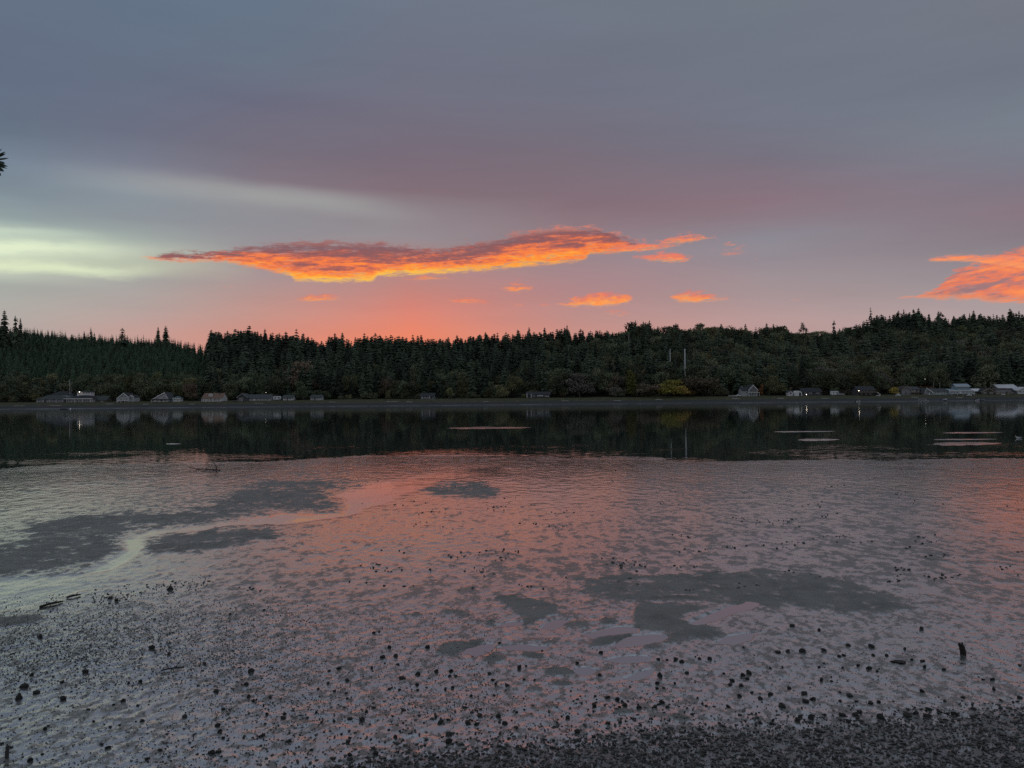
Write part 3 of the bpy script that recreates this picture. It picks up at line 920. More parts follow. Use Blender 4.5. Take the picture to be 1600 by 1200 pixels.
def conifer_arrays(rng, H=1.0, R=0.16, whorls=17, per=9, ragged=0.3, bare=0.10, taper=0.85):
    """unit-height conifer crown: drooping jagged branch fans in whorls"""
    vs, fs = [], []
    for w in range(whorls):
        u = (w + rng.uniform(-.3, .3)) / whorls
        u = min(max(u, 0), 0.985)
        z = bare + (1 - bare) * u
        rad = R * ((1 - u) ** taper) * rng.uniform(0.85, 1.15) + 0.016
        n = max(4, int(per * (0.5 + 0.6 * (1 - u))))
        a0 = rng.uniform(0, 6.28)
        for k in range(n):
            a = a0 + 6.283 * k / n + rng.uniform(-.25, .25)
            L = rad * rng.uniform(1 - ragged, 1 + ragged * 0.8)
            hw = L * rng.uniform(0.24, 0.40) + 0.003
            dr = L * rng.uniform(0.25, 0.6)
            th = 0.022 * rng.uniform(0.7, 1.4) * (1.1 - 0.6 * u)
            ca, sa = math.cos(a), math.sin(a)
            def P(r, s, zz): return (ca * r - sa * s, sa * r + ca * s, zz)
            b = len(vs)
            vs += [P(0, 0, z + th), P(L * 0.55, hw, z - dr * 0.45 + rng.uniform(-.2, .2) * th), P(L * 0.55, -hw, z - dr * 0.45 + rng.uniform(-.2, .2) * th),
                   P(L, rng.uniform(-.4, .4) * hw, z - dr), P(L * 0.5, 0, z - dr * 0.2 + th * 0.6), P(L * 0.35, rng.uniform(-1, 1) * hw, z - dr * 0.5 - th * 1.6)]
            fs += [(b, b + 1, b + 4), (b, b + 4, b + 2), (b + 4, b + 1, b + 3), (b + 4, b + 3, b + 2), (b + 1, b + 5, b + 2)]
    b = len(vs)   # leader
    vs += [(0.010, 0, 0.93), (-0.007, 0.008, 0.93), (-0.004, -0.009, 0.93), (0, 0, 1.0)]
    fs += [(b, b + 1, b + 3), (b + 1, b + 2, b + 3), (b + 2, b, b + 3)]
    return vs, fs


def leafy_arrays(rng, lobes, leaves=900, size=0.05, bare=0.0):
    """unit-height leafy crown: small leaf-clump faces over uneven lobes. lobes: (x, y, z, rx, rz)"""
    vs, fs = [], []
    tot = sum(l[3] * l[3] + l[3] * l[4] for l in lobes)
    for (lx, ly, lz, rx, rz) in lobes:
        n = int(leaves * (rx * rx + rx * rz) / tot)
        for k in range(n):
            v = rng.normal(size=3); v /= np.linalg.norm(v)
            if v[2] < -0.55: v[2] *= -0.6
            rr = rng.uniform(0.62, 1.06) if rng.uniform() < 0.8 else rng.uniform(0.2, 0.7)
            c = np.array([lx + v[0] * rx * rr, ly + v[1] * rx * rr, lz + v[2] * rz * rr])
            nrm = v * 0.8 + rng.normal(size=3) * 0.55; nrm /= np.linalg.norm(nrm)
            a = np.cross(nrm, rng.normal(size=3)); a /= np.linalg.norm(a) + 1e-9
            bb = np.cross(nrm, a)
            s1, s2 = size * rng.uniform(0.5, 1.3), size * rng.uniform(0.4, 1.0)
            b = len(vs)
            vs += [tuple(c + a * s1), tuple(c + bb * s2 + nrm * size * 0.2), tuple(c - a * s1 * 0.8), tuple(c - bb * s2 - nrm * size * 0.15)]
            fs += [(b, b + 1, b + 2), (b, b + 2, b + 3)]
    return vs, fs


def trunk_mb(h, r0, limbs=(), n=6):
    mb = MB()
    mb.tube([(0, 0, -0.03), (0.004, 0.002, h * 0.35), (-0.003, 0.004, h * 0.7), (0, 0, h)], [r0 * 1.25, r0, r0 * 0.7, r0 * 0.25], n)
    for (z0, a, L, up) in limbs:
        p0 = Vector((0, 0, z0)); p1 = p0 + Vector((math.cos(a) * L * .5, math.sin(a) * L * .5, up * .55)); p2 = p0 + Vector((math.cos(a) * L, math.sin(a) * L, up))
        mb.tube([p0, p1, p2], [r0 * 0.55, r0 * 0.4, r0 * 0.15], 5)
    return mb


class Proto:
    """a kind of tree at unit height: crown mesh, trunk mesh, and both in one for the mass of the wood"""
    def __init__(self, name, crown, trunk, mc, mt):
        vs, fs = crown
        self.name = name
        me = bpy.data.meshes.new(name + '_crown'); me.from_pydata(vs, [], fs); me.update()
        me.materials.append(mc)
        self.crown = me
        self.trunk = trunk.mesh(name + '_trunk', True); self.trunk.materials.append(mt)
        both = bpy.data.meshes.new(name)
        k = len(vs)
        both.from_pydata(list(vs) + trunk.v, [], list(fs) + [tuple(i + k for i in f) for f in trunk.f]); both.update()
        both.materials.append(mc); both.materials.append(mt)
        mi = np.zeros(len(both.polygons), np.int32); mi[len(fs):] = 1
        both.polygons.foreach_set('material_index', mi)
        self.both = both


rg = np.random.default_rng(11)
PROTO = {}
for i in range(5):
    PROTO['con%d' % i] = Proto('conifer', conifer_arrays(rg, R=(0.19, 0.22, 0.165, 0.24, 0.20)[i], whorls=(19, 17, 20, 16, 18)[i], per=10, ragged=0.32, bare=(0.08, 0.12, 0.2, 0.06, 0.1)[i], taper=(0.66, 0.58, 0.62, 0.7, 0.54)[i]), trunk_mb(0.95, 0.012), F_CON, M_BARK)
for i in range(2):     # thin ragged ones that stand up from the skyline
    PROTO['snag%d' % i] = Proto('ragged_conifer', conifer_arrays(rg, R=(0.17, 0.2)[i], whorls=14, per=6, ragged=0.6, bare=0.25, taper=0.55), trunk_mb(0.97, 0.012), F_CON, M_BARK)
for i in range(3):
    PROTO['pl%d' % i] = Proto('young_conifer', conifer_arrays(rg, R=(0.24, 0.27, 0.22)[i], whorls=11, per=8, ragged=0.25, bare=0.05, taper=0.9), trunk_mb(0.9, 0.014), F_PLANT, M_BARK)


def lobes(rng, n, w=0.36, z0=0.20, z1=0.86, r=(0.15, 0.24)):
    L = [(0, 0, 0.47, w * 0.8, 0.40)]
    for k in range(n):
        a = 6.283 * k / n + rng.uniform(-.4, .4); z = rng.uniform(z0, z1)
        q = w * rng.uniform(0.45, 0.85) * (1.15 - 0.75 * max(0, (z - 0.55) / 0.45))
        rr = rng.uniform(*r)
        L.append((math.cos(a) * q, math.sin(a) * q, min(z, 0.98 - rr * 0.85), rr, rr * rng.uniform(0.7, 0.95)))
    return L


LIMBS = [(0.25, 0.4, 0.22, 0.25), (0.3, 2.5, 0.2, 0.3), (0.38, 4.4, 0.22, 0.26), (0.45, 1.4, 0.18, 0.28), (0.5, 5.4, 0.16, 0.3)]
BROAD_MATS = {'g': F_GREEN, 'o': F_OLIVE, 'b': F_BROWN, 'y': F_YEL, 'r': F_ORG, 's': F_GREY}
BN = {'g': 'broadleaf_tree', 'o': 'broadleaf_tree', 'b': 'browning_tree', 'y': 'yellow_tree', 'r': 'orange_tree', 's': 'bare_twigged_tree'}
shapes = []
for i in range(3):
    shapes.append(leafy_arrays(rg, lobes(rg, 11 + i, 0.36 + 0.04 * i), 1300, 0.034))
for c, mt in BROAD_MATS.items():
    for i in range(3):
        PROTO['%s%d' % (c, i)] = Proto(BN[c], shapes[i], trunk_mb(0.6, 0.016, LIMBS), mt, M_BARKP if c == 's' else M_BARK)
PROTO['pop'] = Proto('poplar_tree', leafy_arrays(rg, [(0, 0, 0.2 + 0.1 * k, 0.17 - 0.013 * abs(k - 3), 0.13) for k in range(7)] + [(0.05, 0, 0.9, 0.09, 0.1)], 1000, 0.028), trunk_mb(0.9, 0.016), F_POP, M_BARK)
PROTO['lone'] = Proto('sparse_round_tree', leafy_arrays(rg, [(0.0, 0, 0.8, 0.2, 0.14), (0.2, 0, 0.74, 0.12, 0.08), (-0.2, 0, 0.76, 0.12, 0.09), (0.1, 0.1, 0.92, 0.1, 0.07)], 260, 0.03), trunk_mb(0.8, 0.018, [(0.5, 0.2, 0.2, 0.25), (0.55, 3.1, 0.2, 0.22), (0.6, 1.6, 0.12, 0.28), (0.6, 4.6, 0.12, 0.28)]), F_CON, M_BARK)


def tree_thing(kind, x, y, z, h, w, rz, label, cat, group):
    P = PROTO[kind]
    o = empty(P.name, (x, y, z), rz)
    o.scale = (w, w, h)
    tr = link('trunk', P.trunk, o)
    cr = link('crown', P.crown, o)
    tag(o, label, cat, group)
    return o


def lz(x, y): return float(land_z(np.array([x]), np.array([y]))[0])


WMUL = {'con': 0.34, 'sna': 0.3, 'pl': 0.52}


def place_px(kind, px, top, wpx, Y, label, cat='tree', group=None, sink=0.3):
    """tree whose top stands at a photograph pixel, with a crown wpx wide, on the land at depth Y"""
    q = at_y(px, top, Y)
    z = lz(q.x, Y) - sink
    h = q.z - z
    k = kind.rstrip('0123456789')
    if k in ('con', 'snag'): wu = 0.33
    elif k == 'pl': wu = 0.5
    elif k == 'pop': wu = 0.36
    elif k == 'lone': wu = 0.62
    else: wu = 0.95
    w = wpx * Y / F_PX / wu * (1.25 if k in ('con', 'snag') else 1.0)
    return tree_thing(kind, q.x, Y, z, h, w, random.uniform(0, 6.28), label, cat, group)


# trees along the shore, each placed from the photograph
SHORE = [
    ('g1', 224, 580, 38, 486, 'big dark tree rising between the two white-gabled cottages on the left shore', None),
    ('o0', 206, 574, 30, 496, 'olive crowned tree behind the white double-gabled cottage', None),
    ('b0', 298, 590, 28, 484, 'dull brown bushy tree between white shed and brown-roofed cottage', None),
    ('o2', 277, 597, 17, 488, 'small light green tree behind the little white shed', None),
    ('g0', 360, 587, 30, 486, 'dark leafy tree between the brown-roofed cottage and the long grey house', None),
    ('g2', 437, 583, 36, 490, 'dark rounded tree over the right end of the long grey house', None),
    ('b1', 466, 561, 52, 512, 'large reddish brown tree above the half-hidden white cottages', None),
    ('g1', 470, 594, 26, 480, 'low dark tree between the two half-hidden white cottages', None),
    ('o1', 606, 609, 10, 474, 'small yellowish shrub under the dark central conifers', None),
    ('g0', 640, 590, 34, 486, 'dark leafy tree left of the shaded cabin under the conifers', None),
    ('o0', 722, 597, 17, 478, 'yellow-olive shrub standing right of the shaded cabin', None),
    ('o2', 703, 603, 12, 476, 'short olive shrub just right of the shaded cabin', None),
    ('o1', 783, 600, 26, 479, 'greenish yellow shrub left of the cabin with the pale porch', None),
    ('o0', 862, 580, 18, 500, 'small pale green tree behind the cabin with the pale porch', None),
    ('s1', 905, 582, 56, 486, 'wide grey-green tree right of the cabin with the pale porch', None),
    ('g2', 933, 569, 17, 498, 'left of two tall narrow green trees beside the poplar', None),
    ('g0', 943, 568, 15, 499, 'right of two tall narrow green trees beside the poplar', None),
    ('s0', 962, 599, 26, 478, 'grey thin-leaved willow left of the poplar', None),
    ('pop', 986, 577, 19, 480, 'tall narrow yellow-green poplar on the shore', None),
    ('b2', 1016, 597, 44, 474, 'brown-olive bush directly left of the bright yellow tree', None),
    ('y1', 1046, 592, 46, 472, 'bright yellow autumn tree on the shore below the power poles', None),
    ('y2', 1064, 600, 26, 471, 'smaller yellow tree touching the bright yellow one on its right', None),
    ('b0', 1076, 580, 46, 486, 'grey-brown thinning tree at the foot of the tall pale pole', None),
    ('b2', 1103, 586, 54, 482, 'broad grey-brown bush right of the bright yellow tree', None),
    ('r0', 1078, 606, 22, 471, 'low orange-brown bush right beside the bright yellow tree', None),
    ('b1', 1125, 600, 24, 476, 'rounded orange-tinged bush at the right end of the grey thicket', None),
    ('o2', 1126, 579, 24, 508, 'olive tree behind the grey thicket, left of the gabled glass house', None),
    ('r1', 1189, 600, 10, 474, 'small orange shrub at the right wall of the gabled glass house', None),
    ('o1', 1211, 585, 34, 482, 'spreading yellow-green tree right of the gabled glass house', None),
    ('o0', 1208, 560, 44, 520, 'tall rounded olive tree above the spreading yellow-green one', None),
    ('y0', 1397, 601, 17, 476, 'small yellow tree in front of the brown-grey house on the right', None),
    ('r2', 1350, 579, 12, 520, 'small yellow crown showing among dark trees above the dark deck house', None),
    ('r1', 1446, 600, 16, 500, 'orange shrub behind the low house with the window row', None),
    ('b0', 1464, 599, 14, 500, 'brown shrub between two thin poles on the right shore', None),
    ('r0', 1110, 540, 16, 560, 'orange-tinted crown high among green trees right of the power poles', None),
    ('g1', 20, 590, 40, 488, 'dark leafy tree at the left end of the shore', None),
    ('g2', 60, 600, 34, 492, 'low dark tree behind the left-most hip-roofed house', None),
    ('g0', 160, 596, 34, 494, 'dark tree right of the white tower house', None),
    ('g1', 1240, 588, 30, 494, 'dark green tree behind the white arched shelter', None),
    ('g2', 1320, 585, 34, 492, 'dark tree right of the parked camper on the right shore', None),
    ('g0', 1535, 588, 26, 494, 'dark tree between the two-storey blue house and the white-roofed house', None),
]
for kind, px, top, w, Y, lab, grp in SHORE:
    place_px(kind, px, top, w, Y, lab, 'tree' if 'tree' in lab or 'poplar' in lab or 'willow' in lab or 'crown' in lab else 'shrub', grp)

# trees that stand up from the skyline
CRESTS = [
    ('con0', 7, 483, 17, 720, 'tallest dark conifer at the far left end of the skyline'),
    ('snag1', 24, 491, 9, 722, 'thin conifer second from the left end of the skyline'),
    ('con2', 32, 496, 9, 724, 'slim conifer third from the left end of the skyline'),
    ('snag0', 142, 511, 6, 770, 'tiny ragged conifer poking above the even young plantation'),
    ('snag1', 191, 511, 9, 770, 'lone ragged conifer above the young plantation'),
    ('con2', 247, 510, 8, 770, 'left of a pair of conifers above the young plantation'),
    ('con1', 259, 508, 9, 770, 'right of a pair of conifers above the young plantation'),
    ('con0', 886, 506, 9, 640, 'pointed conifer topping the ridge left of the dip'),
    ('con1', 987, 501, 9, 660, 'left-most of the conifer clump just right of the dip'),
    ('con2', 993, 499, 8, 662, 'second conifer of the clump just right of the dip'),
    ('con0', 1005, 500, 8, 662, 'third conifer of the clump just right of the dip'),
    ('con3', 1015, 499, 10, 660, 'right-most conifer of the clump just right of the dip'),
    ('g0', 1054, 501, 20, 660, 'round-topped dark tree on the ridge above the power poles'),
    ('snag0', 1181, 510, 10, 672, 'ragged conifer on the ridge between round-topped trees'),
    ('lone', 1255, 503, 15, 680, 'lone round sparse tree standing on the ridge'),
    ('snag1', 1303, 498, 7, 690, 'thin ragged spire on the ridge right of the lone round tree'),
    ('snag0', 1360, 479, 10, 690, 'tallest thin conifer at the left of the right-hand skyline group'),
    ('con1', 1377, 489, 11, 690, 'dense conifer just right of the tallest thin one'),
    ('con0', 1390, 491, 10, 692, 'short conifer in the middle of the right-hand skyline group'),
    ('snag1', 1404, 483, 12, 692, 'broad ragged conifer in the right-hand skyline group'),
    ('con2', 1412, 482, 9, 692, 'slim conifer left in the tight skyline clump'),
    ('con4', 1427, 482, 10, 692, 'middle conifer in the tight skyline clump'),
    ('con1', 1435, 479, 11, 692, 'tallest conifer in the tight skyline clump'),
    ('con3', 1451, 490, 11, 692, 'short broad conifer right of the tight skyline clump'),
    ('snag1', 1470, 485, 12, 694, 'ragged spire standing alone right of the skyline clump'),
    ('con0', 1490, 493, 9, 694, 'small conifer near the right end of the ridge, beside a ragged spire'),
    ('con2', 1515, 488, 8, 694, 'left conifer of the pair on the right ridge'),
    ('con1', 1521, 483, 11, 694, 'right conifer of the pair on the right ridge'),
    ('snag0', 1552, 489, 9, 694, 'ragged conifer under the right-hand orange cloud'),
    ('con1', 1578, 480, 12, 694, 'tall conifer close to the right edge under the orange cloud'),
    ('con0', 1592, 484, 11, 694, 'right-most conifer of the skyline'),
]
for kind, px, top, w, Y, lab in CRESTS:
    place_px(kind, px, top, w, Y, lab, 'tree', 'trees standing up from the skyline')

# the wood: points first, then the nearest ones as single trees and the rest as one mass
pts = []


def add_tree(kind, x, y, h, wf=1.0):
    t_ = x / y
    z = lz(x, y)
    cap = float(skyline_z(np.array([t_]), y)[0]) - 0.5 - z
    if h > cap:
        h = cap * random.uniform(0.86, 1.0)
    if h < 3.5: return
    k = kind[:2]
    pts.append([kind, x, y, z - 0.3, h, h * wf, random.uniform(0, 6.28)])


def rnd_grid(y0, y1, dy, spacing):
    y = y0
    while y < y1:
        x = -0.80 * y
        while x < 0.80 * y:
            yield x + random.uniform(-.45, .45) * spacing, y + random.uniform(-.45, .45) * dy
            x += spacing
        y += dy


bz = lambda x, y: float(fbm(np.array([x / 60.0]), np.array([y / 60.0]), 2, 31)[0])
for x, y in rnd_grid(494, 860, 11.0, 6.2):
    px = px_of_t(x / y)
    if y > float(crest_y(np.array([x / y]))[0]) + 14: continue
    b = bz(x, y)
    if px < 325:
        if y > 545:
            continue                              # plantation, below
        k = random.choice(['g0', 'g1', 'g2', 'o1', 'con1']) if b > -0.08 else random.choice(['con0', 'con1', 'con3', 'g0'])
        add_tree(k, x, y, random.uniform(10, 16), random.uniform(0.75, 1.0))
    elif px < 850:
        r_ = random.random()
        if r_ < 0.74 or y > 590:
            add_tree('con%d' % random.randrange(5), x, y, random.triangular(11, 24, 16) + (y - 494) * 0.05, random.uniform(0.9, 1.15))
        else:
            add_tree(random.choice(['g0', 'g1', 'g2', 'b0', 'o2']), x, y, random.uniform(10, 17), random.uniform(0.75, 1.0))
    else:
        r_ = random.random() + b * 1.2
        if r_ < 0.27:
            add_tree('con%d' % random.randrange(5), x, y, random.uniform(17, 27), random.uniform(0.8, 1.05))
        elif r_ < 0.8:
            add_tree(random.choice(['g0', 'g1', 'g2']), x, y, random.uniform(13, 21), random.uniform(0.7, 1.0))
        elif r_ < 0.97:
            add_tree(random.choice(['o0', 'o1', 'o2', 'b1', 'g1']), x, y, random.uniform(12, 19), random.uniform(0.7, 1.0))
        else:
            add_tree(random.choice(['s0', 's1', 'b0', 'b2']), x, y, random.uniform(12, 18), random.uniform(0.7, 0.95))
for x, y in rnd_grid(540, 860, 6.5, 4.0):        # even young plantation on the left slope
    px = px_of_t(x / y)
    if px > 330 + 20 * random.random() or y > float(crest_y(np.array([x / y]))[0]) + 8: continue
    add_tree('pl%d' % random.randrange(3), x, y, random.uniform(5.5, 10.0), random.uniform(1.0, 1.4))
# a dense row of pointed tops along the crest keeps the treeline uneven
for i in range(1400):
    t_ = random.uniform(-0.78, 0.78)
    px = px_of_t(t_)
    yc = float(crest_y(np.array([t_]))[0])
    y = yc - random.uniform(0, 14)
    x = t_ * y
    z = lz(x, y)
    top = float(skyline_z(np.array([t_]), y)[0]) + random.gauss(-2.2, 2.4)
    h = top - z
    if px < 325: kind = 'pl%d' % random.randrange(3); h = min(h, 13)
    elif px < 960 or px > 1330: kind = 'con%d' % random.randrange(5)
    else: kind = random.choice(['g0', 'g1', 'g2', 'con0', 'con2', 'g1', 'o1'])
    if h > 4: pts.append([kind, x, y, z - .3, h, h * random.uniform(0.7, 0.95) if kind[0] != 'c' else max(h, 14) * random.uniform(0.85, 1.25), random.uniform(0, 6.28)])

MARKS = [(30, 'left end of the shore'), (78, 'low wide hip-roofed house'), (124, 'white tower house'), (193, 'double-gabled cottage'), (251, 'lopsided-gable cottage'), (276, 'little white shed'), (331, 'brown-roofed cottage'), (396, 'long grey house'),
         (449, 'left half-hidden cottage'), (493, 'right half-hidden cottage'), (570, 'bare stretch of central shore'), (667, 'shaded cabin'), (750, 'gap between the two cabins'), (840, 'cabin with pale rails'), (905, 'wide grey-green tree'), (986, 'poplar'), (1046, 'bright yellow tree'), (1103, 'grey thicket'),
         (1174, 'gabled glass house'), (1248, 'white arched shelter'), (1305, 'white camper on the right'), (1356, 'dark deck house'), (1422, 'brown-grey house'), (1464, 'row-windowed house'), (1502, 'two-storey blue-grey house'), (1543, 'dark-roofed house between white cottages'), (1574, 'white-roofed house')]
ORD = ['nearest', 'second', 'third', 'fourth', 'fifth', 'sixth', 'seventh', 'eighth', 'ninth', 'tenth', 'eleventh', 'twelfth', 'thirteenth', 'fourteenth', 'fifteenth', 'sixteenth', 'seventeenth', 'eighteenth', 'nineteenth', 'twentieth', 'twenty-first', 'twenty-second', 'twenty-third', 'twenty-fourth', 'twenty-fifth', 'twenty-sixth', 'twenty-seventh', 'twenty-eighth']


def mark_labels(pxs, noun):
    """a label for each: its rank to the left or right of the nearest landmark of the shore"""
    key = []
    for px in pxs:
        m = min(MARKS, key=lambda q: abs(q[0] - px))
        key.append((m[1], 'left' if px < m[0] else 'right', abs(px - m[0])))
    out = [None] * len(pxs)
    for i in sorted(range(len(pxs)), key=lambda j: key[j][2]):
        n = sum(1 for j in range(len(pxs)) if out[j] is not None and key[j][:2] == key[i][:2])
        out[i] = '%s %s behind the %s, counting to the %s' % (ORD[min(n, 27)], noun, key[i][0], key[i][1])
    return out


SHRUB = []
for i in range(120):
    y = random.uniform(483, 494)
    t_ = random.uniform(-0.66, 0.66)
    px = px_of_t(t_)
    h = random.uniform(3.0, 7.5)
    pal = 'ggggob' if px < 850 else 'ggobbs'
    SHRUB.append([random.choice(pal) + str(random.randrange(3)), t_ * y, y, lz(t_ * y, y) - 0.4, h, h * random.uniform(0.9, 1.5), random.uniform(0, 6.28)])
SL = mark_labels([px_of_t(q[1] / q[2]) for q in SHRUB], 'low leafy shrub')
for q, sl in zip(SHRUB, SL):
    px = px_of_t(q[1] / q[2])
    where = 'left' if px < 430 else 'central' if px < 1130 else 'right'
    o = tree_thing(q[0], q[1], q[2], q[3], q[4], q[5], q[6], sl, 'shrub', 'shrubs at the foot of the wood, %s shore' % where)
    o.name = 'shrub'
vis = [q for q in pts if abs(q[1] / q[2]) < 0.665]
con = sorted([q for q in vis if q[0].startswith('con')], key=lambda q: q[2] - 1.5 * q[4])[:150]
brd = sorted([q for q in vis if q[0][0] in 'gobs' and not q[0].startswith('sn')], key=lambda q: q[2] - 1.5 * q[4])[:110]
single = set(id(q) for q in con + brd)
WOODS = ((325, 'conifers along the foot of the left slope', 'dark conifer at the foot of the left-hand slope'),
         (850, 'big conifers of the dark central wood', 'big dark conifer in the front rows of the central wood'),
         (9999, 'conifers low on the right-hand hill', 'dark conifer low among leafy trees on the right-hand hill'))
WOODB = ((325, 'leafy trees along the foot of the left slope', 'dark leafy tree at the foot of the left-hand slope'),
         (850, 'leafy trees under the central conifers', 'low leafy tree under the big central conifers'),
         (9999, 'leafy trees low on the right-hand hill', 'rounded leafy tree low on the right-hand wooded hill'))
TL = mark_labels([px_of_t(q[1] / q[2]) for q in con], 'tall dark conifer') + mark_labels([px_of_t(q[1] / q[2]) for q in brd], 'rounded leafy tree')
for q, tl in zip(con + brd, TL):
    px = px_of_t(q[1] / q[2])
    tab = WOODS if q[0].startswith('con') else WOODB
    _, g, lab = next(r for r in tab if px < r[0])
    tree_thing(q[0], q[1], q[2], q[3], q[4], q[5], q[6], tl, 'tree', g)
rest = [q for q in pts if id(q) not in single]


def instancer(name, rows, meshes, label, cat=None):
    """one object that scatters copies of a few meshes on its points (geometry nodes)"""
    pc = bpy.data.collections.new(name + '_kinds')
    for i, me in enumerate(meshes):
        ob = bpy.data.objects.new('%s_kind_%02d' % (name, i), me)
        pc.objects.link(ob)
    me = bpy.data.meshes.new(name)
    n = len(rows)
    me.vertices.add(n)
    me.vertices.foreach_set('co', np.array([r[1] for r in rows], np.float32).ravel())
    a = me.attributes.new('kind_index', 'INT', 'POINT'); a.data.foreach_set('value', np.array([r[0] for r in rows], np.int32))
    a = me.attributes.new('size', 'FLOAT_VECTOR', 'POINT'); a.data.foreach_set('vector', np.array([r[2] for r in rows], np.float32).ravel())
    a = me.attributes.new('turn', 'FLOAT_VECTOR', 'POINT'); a.data.foreach_set('vector', np.array([r[3] for r in rows], np.float32).ravel())
    ob = link(name, me)
    ng = bpy.data.node_groups.new(name + '_scatter', 'GeometryNodeTree')
    ng.interface.new_socket('Geometry', in_out='INPUT', socket_type='NodeSocketGeometry')
    ng.interface.new_socket('Geometry', in_out='OUTPUT', socket_type='NodeSocketGeometry')
    gi = ng.nodes.new('NodeGroupInput'); go = ng.nodes.new('NodeGroupOutput')
    ip = ng.nodes.new('GeometryNodeInstanceOnPoints')
    ci = ng.nodes.new('GeometryNodeCollectionInfo')
    ci.inputs['Collection'].default_value = pc
    ci.inputs['Separate Children'].default_value = True
    ci.inputs['Reset Children'].default_value = True

    def na(nm, dt):
        k = ng.nodes.new('GeometryNodeInputNamedAttribute'); k.data_type = dt
        k.inputs['Name'].default_value = nm
        return k.outputs['Attribute']
    L = ng.links
    L.new(gi.outputs[0], ip.inputs['Points'])
    L.new(ci.outputs[0], ip.inputs['Instance'])
    ip.inputs['Pick Instance'].default_value = True
    L.new(na('kind_index', 'INT'), ip.inputs['Instance Index'])
    e2r = ng.nodes.new('FunctionNodeEulerToRotation')
    L.new(na('turn', 'FLOAT_VECTOR'), e2r.inputs[0])
    L.new(e2r.outputs[0], ip.inputs['Rotation'])
    L.new(na('size', 'FLOAT_VECTOR'), ip.inputs['Scale'])
    L.new(ip.outputs[0], go.inputs[0])
    md = ob.modifiers.new('scatter', 'NODES'); md.node_group = ng
    tag(ob, label, cat, None, 'stuff')
    return ob


kinds = sorted(PROTO)
rows = [(kinds.index(q[0]), (q[1], q[2], q[3]), (q[5], q[5], q[4]), (0, 0, q[6])) for q in rest]
instancer('forest', rows, [PROTO[k].both for k in kinds], 'dense dark forest covering the hill behind the shore', 'forest')

# ------------------------------------------------------------------ houses on the far shore
def siding(name, col, step=0.22):
    """painted boards: fine horizontal laps, slight weathering"""
    m, t, p = material(name)
    tcn = t.new('ShaderNodeTexCoord')
    n = t.noise(tcn.outputs['Object'], 1.2, 4, 0.6)
    x_, y_, z_ = t.sep(tcn.outputs['Object'])
    lap = t.m('FRACT', t.m('DIVIDE', z_, step))
    c = t.mix(t.mapr(n, 0.3, 0.75), tuple(v * 0.78 for v in col), col)
    t.put(p.inputs['Base Color'], c)
    p.inputs['Roughness'].default_value = 0.7
    b = t.new('ShaderNodeBump'); b.inputs['Strength'].default_value = 0.5; b.inputs['Distance'].default_value = 0.02
    t.l.new(lap, b.inputs['Height']); t.l.new(b.outputs[0], p.inputs['Normal'])
    return m


def shingles(name, col):
    m, t, p = material(name)
    tcn = t.new('ShaderNodeTexCoord')
    br = t.new('ShaderNodeTexBrick')
    x_, y_, z_ = t.sep(tcn.outputs['Object'])
    t.put(br.inputs['Vector'], t.xyz(t.m('ADD', x_, t.m('MULTIPLY', y_, 0.3)), t.m('MULTIPLY', z_, 1.4)))
    br.inputs['Scale'].default_value = 1.6
    t.put(br.inputs['Color1'], (*col, 1)); t.put(br.inputs['Color2'], (*[v * 0.72 for v in col], 1)); t.put(br.inputs['Mortar'], (*[v * 0.5 for v in col], 1))
    n = t.noise(tcn.outputs['Object'], 0.8, 4, 0.6)
    t.put(p.inputs['Base Color'], t.mix(t.mapr(n, 0.35, 0.75, 0, 0.5), br.outputs[0], tuple(v * 0.6 for v in col)))
    p.inputs['Roughness'].default_value = 0.85
    return m


HM = {
    'white': siding('white_boards', (0.80, 0.80, 0.79)), 'pale': siding('pale_grey_boards', (0.52, 0.54, 0.54)), 'grey': siding('grey_boards', (0.26, 0.28, 0.29)),
    'dark': siding('dark_boards', (0.09, 0.09, 0.095)), 'blue': siding('blue_grey_boards', (0.32, 0.44, 0.48)), 'tan': siding('tan_boards', (0.34, 0.30, 0.24)),
    'cream': siding('cream_boards', (0.66, 0.66, 0.56)), 'ice': siding('pale_blue_boards', (0.46, 0.56, 0.60)), 'brown': siding('brown_boards', (0.13, 0.11, 0.09)),
}
RM = {
    'dark': shingles('charcoal_shingles', (0.05, 0.055, 0.06)), 'slate': shingles('slate_shingles', (0.10, 0.115, 0.12)), 'green': shingles('grey_green_shingles', (0.085, 0.10, 0.095)),
    'rust': shingles('tan_brown_shingles', (0.30, 0.19, 0.13)), 'metal': simple('grey_metal_roof', (0.34, 0.40, 0.43), 0.4, 0.5, 0.12, 2.0), 'whitem': simple('white_metal_roof', (0.85, 0.86, 0.86), 0.45, 0.5, 0.08, 2.0),
    'brown': shingles('brown_shingles', (0.095, 0.08, 0.07)), 'teal': shingles('teal_grey_shingles', (0.13, 0.19, 0.19)),
}
M_TRIM = simple('white_trim_paint', (0.80, 0.80, 0.78), 0.55, 0.4, 0.08, 4.0)
M_DTRIM = simple('dark_trim_paint', (0.05, 0.05, 0.05), 0.6, 0.4, 0.2, 4.0)
M_WOOD = simple('weathered_deck_wood', (0.24, 0.21, 0.17), 0.85, 0.2, 0.3, 3.0)
M_GLASS, t, p = material('window_glass')
tcn = t.new('ShaderNodeTexCoord')
t.put(p.inputs['Base Color'], t.mix(t.noise(tcn.outputs['Object'], 2.0, 2), (0.015, 0.02, 0.024), (0.05, 0.06, 0.066)))
p.inputs['Roughness'].default_value = 0.08
p.inputs['Specular IOR Level'].default_value = 0.9
M_LAMP = simple('lit_lamp_globe', (1, 0.92, 0.8), 0.4, 0.4, 0.02, 3.0, emit=((1.0, 0.86, 0.66), 7.0))


